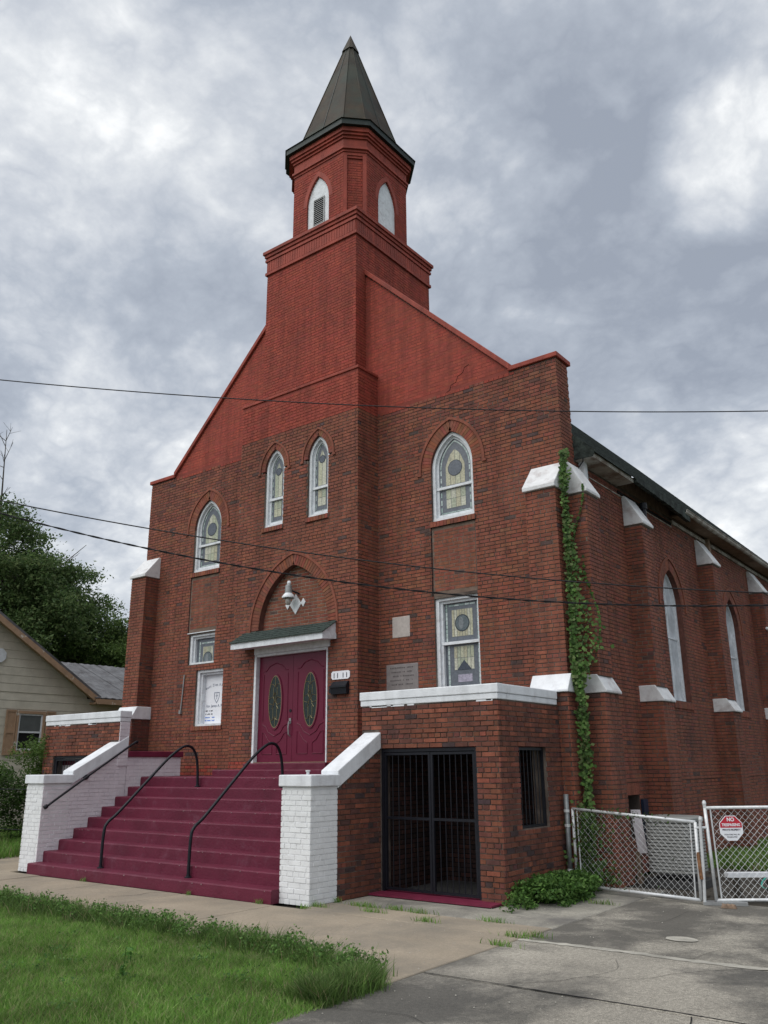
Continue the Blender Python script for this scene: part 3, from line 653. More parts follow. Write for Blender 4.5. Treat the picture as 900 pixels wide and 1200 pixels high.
dr = F_tow; m = MB(); m.fbox(dr, -.985, -.93, 1.786, 3.86, -.12, .03); m.fbox(dr, .918, .945, 1.786, 3.86, -.12, .02); m.fbox(dr, -.93, .918, 3.812, 3.86, -.12, .02)
m.fbox(dr, -.985, 1.0, 3.862, 4.06, -.12, .05); m.build('door_surround', WF, church)
def door_leaf(u0, u1, hinge):
    leaf = MB().fbox(dr, u0, u1, 1.80, 3.81, -.11, -.065).build('door_leaf', MD, church)
    uc = (u0+u1)/2; zc = 2.93; m = MB(); el = lambda a, b, n=32: [(uc+a*math.cos(t*2*PI/n), zc+b*math.sin(t*2*PI/n)) for t in range(n)]
    m.band(dr, el(.205, .535), el(.175, .50), -.066, -.048, closed=True); m.build('oval_moulding', MD, leaf)
    g = MB(); disc(g, dr, uc, zc, .176, -.058, 32, ry=.502); g.cc = (1, 1, 1); g.build('oval_glass', DG, leaf)
    b = MB(); b.band(dr, el(.176, .502), el(.164, .486), -.058, -.050, closed=True); P = lambda *q: [dr.p(uc+x, zc+z, -.054) for x, z in q]
    for path in ([(0, .49), (0, .30)], [(-.12, .33), (-.05, .33), (0, .27), (.05, .33), (.12, .33)], [(0, -.49), (0, -.31)], [(-.12, -.35), (-.05, -.35), (0, -.29), (.05, -.35), (.12, -.35)],
                 [(-.16, .06), (-.06, .09), (0, 0), (.06, .09), (.16, .06)], [(-.16, -.03), (-.07, -.06), (0, 0), (.07, -.06), (.16, -.03)], [(-.09, -.14), (-.04, -.08), (0, .18), (.04, -.08), (.09, -.14)],
                 [(0, .18), (-.06, .10), (0, .02), (.06, .10), (0, .18)], [(-.05, .27), (-.05, .12)], [(.05, .27), (.05, .12)], [(-.05, -.12), (-.05, -.32)], [(.05, -.12), (.05, -.32)]):
        b.tube(P(*path), .0055, 4)
    b.build('oval_came', BRA, leaf)
    q = MB(); P = lambda pts: [dr.p(uc+x, z, -.062) for x, z in pts]
    def curve(pts): q.tube(P(pts), .009, 6)
    curve([(-.33, 3.52), (-.26, 3.53), (-.17, 3.62), (0, 3.67), (.17, 3.62), (.26, 3.53), (.33, 3.52)])
    curve([(-.33, 2.50), (-.24, 2.46), (-.16, 2.35), (0, 2.28), (.16, 2.35), (.24, 2.46), (.33, 2.50)])
    for s in (-1, 1):
        curve([(s*.06, 1.95), (s*.33, 1.95), (s*.33, 2.35), (s*.26, 2.33), (s*.16, 2.20), (s*.06, 2.14), (s*.06, 1.95)])
    curve([(-.33, 2.56), (-.33, 3.46)]); curve([(.33, 2.56), (.33, 3.46)])
    q.build('panel_moulding', MD, leaf)
    return leaf
door_leaf(-.925, -.003, -1); lf = door_leaf(.003, .914, 1)
m = MB().tube([dr.p(-.05, 2.55, -.06), dr.p(-.05, 2.53, -.02), dr.p(-.05, 2.42, -.005), dr.p(-.05, 2.30, -.02), dr.p(-.05, 2.27, -.06)], .013, 8).fbox(dr, -.075, -.025, 2.50, 2.60, -.065, -.05); m.build('door_handle', MET, church)
MB().lathe(dr.p(-.05, 2.74, -.066), [(.0, .012), (.028, .012), (.03, 0)], 12, (0, -1, 0)).build('deadbolt', IR, church)
MB().fbox(dr, -.93, .918, 1.786, 1.80, -.12, .03).build('threshold', WOOD, church)
MB().box(-1.2, PL+.16, 1.7, 1.2, PL+.2, 4.1).build('door_backing', BK, church)
# canopy over the door
c_ = MB(); x0, x1 = -1.30, 1.15; yf = -1.03; yw = PL-.002
sidep = lambda x: [(x, yw, 3.99), (x, yf, 3.955), (x, yf, 4.075), (x, yw, 4.325)]
P0, P1 = sidep(x0), sidep(x1); c_.prism(P0, (x1-x0, 0, 0)); can = c_.build('door_canopy', WF, church)
nr = 5
for k in range(nr):
    t0, t1 = k/nr, (k+1)/nr; ya, za = yf-.03+(yw-yf+.03)*t0, 4.068+(4.33-4.068)*t0; yb_, zb_ = yf-.03+(yw-yf+.03)*t1, 4.068+(4.33-4.068)*t1
    n = 9; off = .13*(k % 2)
    xs = [x0-.03]+[x0-.03+off+i*(x1-x0+.06)/n for i in range(0 if off else 1, n)]+[x1+.03]
    for i in range(len(xs)-1):
        if xs[i+1]-xs[i] < .02: continue
        m = MB(); dz = random.uniform(0, .004); a, b = xs[i]+.003, xs[i+1]-.003
        m.hexa([(a, ya, za), (b, ya, za), (b, yb_-.002, zb_-.004), (a, yb_-.002, zb_-.004), (a, ya, za+.022+dz), (b, ya, za+.022+dz), (b, yb_-.002, zb_+.006), (a, yb_-.002, zb_+.006)])
        m.build('shingle', SH, can)

# ---- tower, upper stage
HT = 1.354; YB = PU+2.78
TZ0, TZ1 = 9.40, 12.84
bk = MB().box(-HT, PU, TZ0, HT, YB, 13.2); up = bk.build('tower_shaft', RPM, church)
brickwork(up, F_tup, 9.60, TZ1, lambda z: [(-HT, HT)], pal='red', proud=.005, header=7, stuffname='painted_courses')
brickwork(up, Fr((HT, 0, 0), (0, 1, 0), (1, 0, 0)), 8.6, TZ1, lambda z: [(PU-.005, YB)] if z > 9.5 else [], pal='red', proud=.005, stuffname='painted_courses')
brickwork(up, Fr((-HT, 0, 0), (0, -1, 0), (-1, 0, 0)), 8.6, TZ1, lambda z: [(-YB, -PU+.005)] if z > 9.5 else [], pal='red', proud=.005, stuffname='painted_courses')
m = MB()
def ring(z0, z1, o): m.box(-HT-o, PU-o, z0, HT+o, YB+o, z1)
ring(12.84, 12.91, .045); ring(12.912, 13.20, .018); ring(13.203, 13.265, .05); ring(13.268, 13.31, .03); ring(13.313, 13.39, .062); ring(13.393, 13.47, .095)
for fr, a, b in ((Fr((0, PU-.018, 0), (1, 0, 0), (0, -1, 0)), -HT, HT), (Fr((HT+.018, 0, 0), (0, 1, 0), (1, 0, 0)), PU, YB), (Fr((-HT-.018, 0, 0), (0, -1, 0), (-1, 0, 0)), -YB, -PU)):
    n = int((b-a)/.075)
    for i in range(n): u = a+(b-a)*i/n; m.fbox(fr, u+.005, u+(b-a)/n-.005, 12.93, 13.185, 0, .010+random.uniform(0, .004))
m.build('tower_cornice', RP, church)
# belfry: square with chamfered, panelled corners
YC, H, CH_ = 1.05, 1.16, .38
def octo(h, c, z): return [(-(h-c), YC-h, z), (h-c, YC-h, z), (h, YC-(h-c), z), (h, YC+(h-c), z), (h-c, YC+h, z), (-(h-c), YC+h, z), (-h, YC+(h-c), z), (-h, YC-(h-c), z)]
def octo_band(mb_, h, c, z0, z1):
    b = mb_.pts(octo(h, c, z0)+octo(h, c, z1)); mb_.f.append(tuple(b+i for i in reversed(range(8)))); mb_.f.append(tuple(b+8+i for i in range(8)))
    for i in range(8): j = (i+1) % 8; mb_.f.append((b+i, b+j, b+8+j, b+8+i))
bm_ = MB(); octo_band(bm_, H-.06, CH_-.0, 13.47, 15.95); bel = bm_.build('belfry', RPM, church)
Bz0, Bz1 = 13.47, 15.42
O = octo(H, CH_, 0); bg_front = Goth(0, .345, 13.47, 14.42, 15.14); 
faces = []
for i in range(8):
    A_, B_ = Vector(O[i]), Vector(O[(i+1) % 8]); u = (B_-A_); L_ = u.length; u.normalize(); n_ = Vector((u.y, -u.x, 0)); faces.append((A_, u, n_, L_))
for i in (0, 1, 2, 6, 7):
    A_, u, n_, L_ = faces[i]; fr = Fr(A_, u, n_)
    if i in (0, 2, 6):
        g = Goth(L_/2, .345, 13.47, 14.42, 15.14)
        hole = lambda z, g=g, off=.0: g.hole(z, off)
        w_ = MB(); backing(w_, fr, Bz0, 15.95, lambda z: cut([(0, L_)], hole(z)), -.055, 0); wo = w_.build('belfry_wall', RPM, church)
        brickwork(wo, fr, Bz0, Bz1, lambda z: cut([(0, L_)], hole(z, off=.11) if z > g.zs else hole(z)), pal='red', proud=.005, stuffname='painted_courses')
        # smooth arch ring
        r_ = MB(); A2 = g.arc(.11, 14); B2 = g.arc(0, 14); r_.band(fr, A2, B2, -.055, .007); r_.build('belfry_arch', RP, wo)
        bd = MB(); poly_fill(bd, fr, g.outline(.02, 14, 13.47)[::-1], -.045); bo = bd.build('white_board', WF, church)
        if i == 0:
            lv = MB(); u0, u1, z0, z1 = L_/2-.14, L_/2+.16, 13.83, 14.52
            lv.fbox(fr, u0, u1, z0, z1, -.05, -.04); lo = lv.build('louvre_vent', BK, church)
            fm = MB(); fm.fbox(fr, u0-.02, u0, z0-.02, z1+.02, -.045, -.02); fm.fbox(fr, u1, u1+.02, z0-.02, z1+.02, -.045, -.02); fm.fbox(fr, u0, u1, z1, z1+.02, -.045, -.021); fm.fbox(fr, u0, u1, z0-.02, z0, -.045, -.021); fm.build('vent_frame', MET, lo)
            for k in range(13):
                z = z0+(z1-z0)*(k+.3)/13; s_ = MB(); s_.hexa([fr.p(u0, z, -.02), fr.p(u1, z, -.02), fr.p(u1, z+.03, -.042), fr.p(u0, z+.03, -.042), fr.p(u0, z+.008, -.02), fr.p(u1, z+.008, -.02), fr.p(u1, z+.038, -.042), fr.p(u0, z+.038, -.042)]); s_.build('slat', MET, lo)
    else:
        w_ = MB(); w_.fbox(fr, 0, .085, Bz0, 15.95, -.06, 0); w_.fbox(fr, L_-.085, L_, Bz0, 15.95, -.06, 0); w_.fbox(fr, .085, L_-.085, 15.36, 15.95, -.06, 0); w_.fbox(fr, .085, L_-.085, 15.30, 15.36, -.06, -.022)
        w_.build('corner_pilaster', RP, church)
        fr2 = Fr(A_+n_*-.055, u, n_); wo = MB().fbox(fr2, .085, L_-.085, Bz0, 15.3, -.02, 0).build('corner_panel', RPM, church); brickwork(wo, fr2, Bz0, 15.3, lambda z: [(.087, L_-.087)], pal='red', proud=.005, stuffname='painted_courses')
m = MB(); octo_band(m, H+.02, CH_+.008, 15.44, 15.50); octo_band(m, H+.055, CH_+.02, 15.503, 15.56); octo_band(m, H+.012, CH_+.005, 15.563, 15.80); octo_band(m, H+.045, CH_+.02, 15.803, 15.865); octo_band(m, H+.085, CH_+.035, 15.868, 15.93); octo_band(m, H+.12, CH_+.05, 15.933, 16.05)
m.build('belfry_cornice', RP, church)
m = MB(); octo_band(m, 1.36, .47, 16.053, 16.20); m.build('eave_fascia', COPD, church)
sp = MB(); a_ = octo(1.385, .48, 16.20); b_ = octo(1.10, .40, 16.34); bI = sp.pts(a_+b_)
for i in range(8): j = (i+1) % 8; sp.f.append((bI+i, bI+j, bI+8+j, bI+8+i))
sp.f.append(tuple(bI+i for i in reversed(range(8)))); sp.build('spire_skirt', COP, church)
spire = MB(); base = octo(1.10, .40, 16.34); tip = Vector((0, YC, 20.29)); K = .86
mids = [tuple(Vector(p)*(1-K)+tip*K) for p in base]; bI = spire.pts(base+mids)
for i in range(8): j = (i+1) % 8; spire.f.append((bI+i, bI+j, bI+8+j, bI+8+i))
spo = spire.build('spire', COP, church)
cap = MB(); mm_ = [tuple((Vector(p)*(1-K)+tip*K-Vector((0, YC, 0)))*Vector((1, 1, 1))+Vector((0, YC, -.02))) for p in base]
mm_ = [((p[0])*1.25, YC+(p[1]-YC)*1.25, p[2]) for p in mm_]; bI = cap.pts(mm_+[(0, YC, 20.33)])
for i in range(8): cap.f.append((bI+i, bI+(i+1) % 8, bI+8))
cap.build('spire_cap', COP, spo)
for i in range(8):
    P = Vector(base[i]); sm = MB().tube([P, P*(1-K)+tip*K], .016, 5); sm.build('standing_seam', COP, spo)
    if i % 2 == 0:
        Q = Vector(base[(i+1) % 8]); Mx = (P+Q)/2; MB().tube([Mx, Mx*(1-K)+tip*K], .013, 5).build('standing_seam', COPD, spo)

# ---- corner buttresses
ZC1, ZC0 = 3.06, 2.78
def brick_block(parent, name, x0, x1, y0, y1, z0, z1, faces='SE', pal='front', indiv=0, mats=(MO, BR), proud=.009, phase=0, header=7):
    w_ = MB().box(x0, y0, z0, x1, y1, z1).build(name, mats[0], parent)
    if 'S' in faces: brickwork(w_, Fr((0, y0, 0), (1, 0, 0), (0, -1, 0)), z0, z1, lambda z: [(x0, x1)], pal, mats[1], proud, indiv=indiv, phase=phase, header=header)
    if 'E' in faces: brickwork(w_, Fr((x1, 0, 0), (0, 1, 0), (1, 0, 0)), z0, z1, lambda z: [(y0-proud, y1)], pal, mats[1], proud, indiv=indiv, phase=phase+3, header=header)
    if 'W' in faces: brickwork(w_, Fr((x0, 0, 0), (0, -1, 0), (-1, 0, 0)), z0, z1, lambda z: [(-y1, -y0+proud)], pal, mats[1], proud, phase=phase+3, header=header)
    if 'N' in faces: brickwork(w_, Fr((0, y1, 0), (-1, 0, 0), (0, 1, 0)), z0, z1, lambda z: [(-x1, -x0)], pal, mats[1], proud, phase=phase, header=header)
    return w_
def front_buttress(s):
    x0, x1 = sorted((s*5.10, s*5.635))
    ind = 140 if s > 0 else 60
    u = brick_block(church, 'buttress', x0, x1, -.38, -.002, ZC1-.02, 6.12, 'SEW', indiv=ind)
    X0, X1 = x0-.035, x1+.03
    m = MB(); m.prism([(X0, -.002, 6.10), (X0, -.44, 6.10), (X0, -.44, 6.17), (X0, -.06, 6.62), (X0, -.002, 6.62)][::-1], (X1-X0, 0, 0)); m.build('coping_stone', CS, u)
    l0, l1 = sorted((s*5.07, s*5.675)); l = brick_block(church, 'buttress_base', l0, l1, -.49, -.002, 0, ZC0, 'SEW', indiv=60 if s > 0 else 20, pal='front' if s > 0 else 'dark')
    m = MB(); m.prism([(l0-.03, -.002, ZC0-.004), (l0-.03, -.55, ZC0-.004), (l0-.03, -.55, ZC0+.03), (l0-.03, -.40, ZC1), (l0-.03, -.002, ZC1)][::-1], (l1-l0+.06, 0, 0)); m.build('coping_stone', CW, l)
    return u
front_buttress(1); front_buttress(-1)
def side_buttress(y0, far=False, ind=80):
    y1 = y0+.50
    u = brick_block(church, 'buttress', XR+.002, XR+.33, y0, y1, ZC1-.02, 6.07, 'SEN', 'side', indiv=ind)
    m = MB(); m.prism([(XR+.002, y0-.03, 6.05), (XR+.38, y0-.03, 6.05), (XR+.38, y0-.03, 6.10), (XR+.06, y0-.03, 6.65), (XR+.002, y0-.03, 6.65)], (0, y1-y0+.06, 0)); m.build('coping_stone', CS, u)
    l = brick_block(church, 'buttress_base', XR+.002, XR+.40, y0-.01, y1+.03, 0, ZC0, 'SEN', 'side', indiv=ind)
    m = MB(); m.prism([(XR+.002, y0-.04, ZC0-.004), (XR+.45, y0-.04, ZC0-.004), (XR+.45, y0-.04, ZC0+.03), (XR+.30, y0-.04, ZC1), (XR+.002, y0-.04, ZC1)], (0, y1-y0+.10, 0)); m.build('coping_stone', CS, l)
side_buttress(.03, ind=70)
for k in range(4): side_buttress(2.51+4.24*k, ind=(60, 30, 10, 0)[k])

# ---- side wall
YL = 19.0
sg = [Goth(4.78+4.24*k, .52, 2.88, 4.88, 5.607) for k in range(4)]
bsm = [(1.15, 2.05, .55, 1.22), (3.55, 4.05, .72, 1.22), (7.7, 8.7, .45, 1.22)]
def side_iv(z, ring=0., lo=.3):
    H = [(y0, y1) for y0, y1, z0, z1 in bsm if z0 < z < z1]
    for g in sg: H += g.hole(z, ring if z > g.zs else 0)
    return cut([(lo, YL)], H)
mb = MB(); backing(mb, F_side, 0, 6.84, lambda z: side_iv(z, .10, .452), -.30, 0); side_wall = mb.build('side_wall', MO, church)
brickwork(side_wall, F_side, 0, 6.80, lambda z: cut(side_iv(z, .275, -.009), [(y0-.05, y1+.05) for y0, y1, z0, z1 in bsm if 1.22 < z < 1.43]), 'side', indiv=300, phase=3)
for g in sg:
    arch_ring(church, F_side, g, .215, .055, leg=.05, pal='side'); sill(church, F_side, g.uc-g.w-.03, g.uc+g.w+.06, g.z0, pal='side', h=.12, out=.03)
    fm = MB(); A = g.outline(-.002, 12, g.z0); B = g.outline(-.05, 12, g.z0+.05); fm.band(F_side, A, B, -.2, -.10); fm.fbox(F_side, g.uc-g.w, g.uc+g.w, g.z0, g.z0+.05, -.2, -.095)
    fo = fm.build('side_window', WF, church)
    jb = MB(); jb.fbox(F_side, g.uc+g.w-.012, g.uc+g.w+.001, g.z0+.002, g.zs, -.098, .009); jb.fbox(F_side, g.uc-g.w-.001, g.uc-g.w+.012, g.z0+.002, g.zs, -.098, .009); jb.build('brick_jamb', AJ, church, kind='stuff')
    pm = MB(); poly_fill(pm, F_side, g.outline(-.03, 12, g.z0+.02)[::-1], -.15); pm.build('pane', FILM, fo)
    MB().fbox(F_side, g.uc-.012, g.uc+.012, g.z0+.05, g.zs+.5, -.15, -.135).fbox(F_side, g.uc-g.w+.05, g.uc+g.w-.05, 4.18, 4.21, -.15, -.13).build('glazing_bar', WF, fo)
for y0, y1, z0, z1 in bsm:
    MB().fbox(F_side, y0-.02, y1+.02, z0, z1, -.31, -.26).build('basement_opening', BK, church)
    n = int((y1-y0+.1)/.075); b = MB()
    for i in range(n):
        b.cc = random.choice(PAL['side'][-6:]); a = y0-.05+(y1-y0+.1)*i/n; b.fbox(F_side, a+.004, a+(y1-y0+.1)/n-.004, 1.22, 1.415, -.2, .009)
    b.build('soldier_lintel', BR, church)
MB().fbox(F_side, 3.62, 3.72, .72, 1.22, -.1, .0).build('vent_post', MET, church)
wm = MB().fbox(F_side, 7.75, 8.65, .5, 1.2, -.15, -.1); wo = wm.build('basement_window', WF, church); MB().fbox(F_side, 7.85, 8.55, .58, 1.12, -.12, -.095).build('pane', CAME, wo)
# projecting water table course
b = MB(); b.cc = PAL['side'][-5]
for (a, c) in ((.56, 2.50), (3.05, 6.74), (7.29, 10.98)): b.fbox(F_side, a, c, 1.43, 1.475, 0, .022)
b.build('belt_course', BR, church)
# plain far walls, so the church is a closed volume
MB().box(-XR, .455, 0, -XR+.3, YL-.305, 7.1).build('plain_side_wall', BR, church, label='plain brick wall on the far side') ; 
for o_ in (bpy.data.objects['plain_side_wall'],):
    a = o_.data.color_attributes.new('col', 'FLOAT_COLOR', 'POINT'); arr = np.ones((8, 4), np.float32); arr[:, :3] = (.19, .055, .04); a.data.foreach_set('color', arr.ravel())
m = MB(); m.cc = (.19, .055, .04); m.prism([(-XR+.3, YL-.3, 0), (XR-.3, YL-.3, 0), (XR-.3, YL-.3, 6.8), (0, YL-.3, 12.3), (-XR+.3, YL-.3, 6.8)], (0, .3, 0)); m.build('rear_wall', BR, church)
# ---- roof with stepped shingle courses
RS = 1.04; EX, EZ = 6.04, 6.885
m = MB(); nr = 44; sl = [(EX*(1-i/nr)) for i in range(nr+1)]
for s in (1, -1):
    for i in range(nr):
        xa, xb = sl[i], sl[i+1]; za, zb = EZ+(EX-xa)*RS, EZ+(EX-xb)*RS
        y0 = .455 if xa < XR else .47
        P = [(s*xa, y0, za+.018), (s*xa, YL+.2, za+.018), (s*xb, YL+.2, zb+.002), (s*xb, y0, zb+.002)]; Q = [(s*xa, y0, za-.02), (s*xa, YL+.2, za-.02), (s*xb, YL+.2, zb-.03), (s*xb, y0, zb-.03)]
        if s < 0: m.hexa([*Q[::-1], *P[::-1]])
        else: m.hexa([*Q, *P])
m.build('shingle_roof', SHD, church)
MB().box(5.37, .46, 6.842, 5.63, YL-.3, 7.22).build('wall_plate', WOOD, church)
m = MB(); m.prism([(XR+.003, .456, 6.80), (6.0, .456, 6.80), (6.035, .456, 6.885), (XR+.003, .456, 7.28)], (0, .013, 0)); m.build('eave_end_board', SHD, church)
# eave: soffit boards, broken fascia, gutter
m = MB(); m.box(XR+.002, .47, 6.80, 5.99, 2.3, 6.845); m.box(5.955, .47, 6.82, 5.995, 2.3, 6.885); m.build('soffit_board', EAV, church); MB().box(XR+.052, 5.2, 6.845, 5.98, YL, 6.875).build('dark_soffit', WOOD, church)
m = MB()
for k in range(18):   # sagging dark roll of roofing felt where the fascia is gone
    y = 2.3+k*.165; d_ = .05+.12*(k/18)**1.5+random.uniform(0, .02); m.hexa([(5.97, y, 6.87-d_), (6.06, y, 6.86-d_), (6.06, y+.168, 6.86-d_-.006), (5.97, y+.168, 6.87-d_-.006), (5.97, y, 6.90), (6.06, y, 6.91), (6.06, y+.168, 6.91), (5.97, y+.168, 6.90)])
m.build('hanging_felt', SHD, church)
m = MB(); m.box(XR+.002, .9, 6.612, XR+.030, 5.2, 6.632); m.box(XR+.002, 5.2, 6.70, XR+.05, YL, 6.78); m.build('frieze_board', EAV, church)
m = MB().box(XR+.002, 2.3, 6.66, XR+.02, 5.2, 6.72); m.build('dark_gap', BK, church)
g_ = MB(); prof = [(6.0, 6.90), (5.99, 6.84), (6.02, 6.81), (6.06, 6.812), (6.09, 6.84), (6.095, 6.885), (6.11, 6.89), (6.105, 6.90), (6.085, 6.895), (6.075, 6.84), (6.03, 6.825), (6.01, 6.845), (6.02, 6.90)]
g_.prism([(x, 5.0, z) for x, z in prof], (0, YL-5.0, 0)); g_.build('gutter', EAV, church)
MB().box(XR+.01, .62, 6.35, XR+.12, .70, 6.80).box(XR+.01, .72, 6.35, XR+.09, .80, 6.80).build('white_post', WF, church)
MB().lathe((XR+.15, 3.22, 6.2), [(.055, 0), (.055, .33), (.075, .33), (.08, .45), (.0, .45)], 12).build('pipe_vent', IR, church)
MB().box(XR+.01, 7.45, 6.35, XR+.12, 7.58, 6.82).build('wood_post', WOOD, church)
MB().tube([(XR+.02, .47, 7.05), (XR+.18, .47, 6.95), (XR+.16, .47, 6.75), (XR+.04, .44, 6.6), (XR+.02, .4, 6.35)], .012, 5).build('loose_cable', WIRE, church)
MB().lathe((6.0, 11.0, 5.05), [(.0, 0), (.035, 0), (.04, .08), (.02, .10), (.035, .13), (0, .14)], 10, (0, -1, .2)).build('cable_insulator', WF, church)

# ---- number plate, mailbox, lamp
t = thing('number_plate', 'small white house number plate reading 11 11 above the black mailbox', 'number plate', (1.27, PL-.012, 3.31))
m = MB(); P = [(1.05, 3.27), (1.08, 3.24), (1.45, 3.24), (1.49, 3.27), (1.49, 3.365), (1.45, 3.39), (1.08, 3.39), (1.05, 3.36)]; m.prism([F_tow.p(u, z, .010) for u, z in P], (0, -.015, 0)); m.build('plate', WHS, t)
text(t, '11 11', F_tow, 1.27, 3.265, .13, BLK, .027, 'CENTER', sx=1.3)
t = thing('mailbox', 'black wall mailbox right of the maroon doors', 'mailbox', (1.27, PL-.05, 3.1))
MB().prism([F_tow.p(1.10, 2.97, .012), F_tow.p(1.10, 2.97, .09), F_tow.p(1.10, 3.12, .11), F_tow.p(1.10, 3.20, .04), F_tow.p(1.10, 3.20, .012)][::-1], (.37, 0, 0)).build('box_body', IR, t)
MB().fbox(F_tow, 1.085, 1.485, 3.085, 3.12, .08, .125).build('lid', IR, t); MB().fbox(F_tow, 1.05, 1.10, 2.99, 3.08, .012, .09).build('newspaper_bracket', IR, t)
t = thing('wall_lamp', 'grey and white wall lamp with glass globe inside the pointed arch over the door', 'lamp', (-.09, PL+.1, 5.0))
lx, ly = -.065, PL-.06
LZ = .10
MB().lathe((lx, ly, 4.80+LZ), [(.125, 0), (.13, .02), (.105, .06), (.07, .10), (.065, .105)], 18).build('lamp_shade', WF, t, smooth=True)
MB().lathe((lx, ly, 4.905+LZ), [(.072, 0), (.066, .14), (.05, .16), (0, .16)], 16).build('lamp_housing', MET, t)
MB().lathe((lx+.01, ly, 5.062+LZ), [(.0, 0), (.03, 0), (.042, .035), (.03, .08), (0, .09)], 12).build('photocell', WF, t, smooth=True)
MB().lathe((lx, ly, 4.66+LZ), [(0, 0), (.04, .01), (.06, .06), (.055, .13), (.045, .15)], 14).build('lamp_globe', BULB, t, smooth=True)
MB().tube([(lx+.02, ly+.02, 4.97+LZ), (lx+.08, PL+.02, 4.93+LZ), (lx+.12, PL+.118, 4.90+LZ)], .018, 6).build('lamp_arm', IR, t)

# ================================================================== FRONT STEPS
steps = thing('front_steps', 'broad maroon painted concrete steps climbing to the church doors', 'steps', (0, -3.9, 0))
RR, TT, YS = .172, .275, -3.952
def worn_box(x0, x1, y0, y1, z0, z1, name, parent, mat, nx=40, amp=.006):
    """box whose front nosing is slightly uneven"""
    m = MB(); rows = []
    xs = [x0+(x1-x0)*i/nx for i in range(nx+1)]
    for x in xs:
        a = random.uniform(-amp, amp); b = random.uniform(-amp, amp)*.7
        rows.append([(x, y0+a*.3, z0), (x, y0+a, z1-.018), (x, y0+.007+a, z1-.006+b*.4), (x, y0+.022, z1+b*.5), (x, y1, z1), (x, y1, z0)])
    P = [p for r in rows for p in r]; b = m.pts(P); k = 6
    for i in range(nx):
        for q in range(k-1): m.f.append((b+i*k+q, b+(i+1)*k+q, b+(i+1)*k+q+1, b+i*k+q+1))
    m.f.append(tuple(b+q for q in reversed(range(k)))); m.f.append(tuple(b+nx*k+q for q in range(k)))
    for f_ in range(len(m.f)): m.f[f_] = m.f[f_]
    return m.build(name, mat, parent)
for k in range(9):
    z1 = (k+1)*RR; y0 = YS+k*TT; x0, x1 = -2.924, (3.188 if k > 2 else 2.924)
    if k == 0: worn_box(-2.924, 2.93, y0, y0+TT+.01, 0, z1, 'step', steps, MR)
    elif k < 8: worn_box(x0, x1, y0, y0+TT+.01, z1-RR-.02, z1-.0005*k, 'step', steps, MR)
    else: worn_box(x0, 3.188, y0, -.004, z1-RR-.02, z1, 'landing', steps, MR, 30)
worn_box(-1.69, 1.64, -1.0, PL-.002, 1.549, 1.668, 'door_step', steps, MR, 20); worn_box(-1.05, 1.05, -.80, PL+.1, 1.669, 1.784, 'door_step', steps, MR, 12)

fl = MB()
for k in range(9):   # flaked paint along the nosings
    for _ in range(13):
        x = random.uniform(-2.85, 2.85); y = YS+k*TT; z = (k+1)*RR; w = random.uniform(.008, .035); h = random.uniform(.004, .012)
        fl.quad((x, y-.0075, z-.020-h), (x+w, y-.0075, z-.022-h*.6), (x+w*.8, y-.0072, z-.016), (x+w*.2, y-.0072, z-.015))
fl.build('paint_flakes', mk('bare_concrete_chip', (.26, .17, .18), .9, .3, 20), steps, kind='stuff')
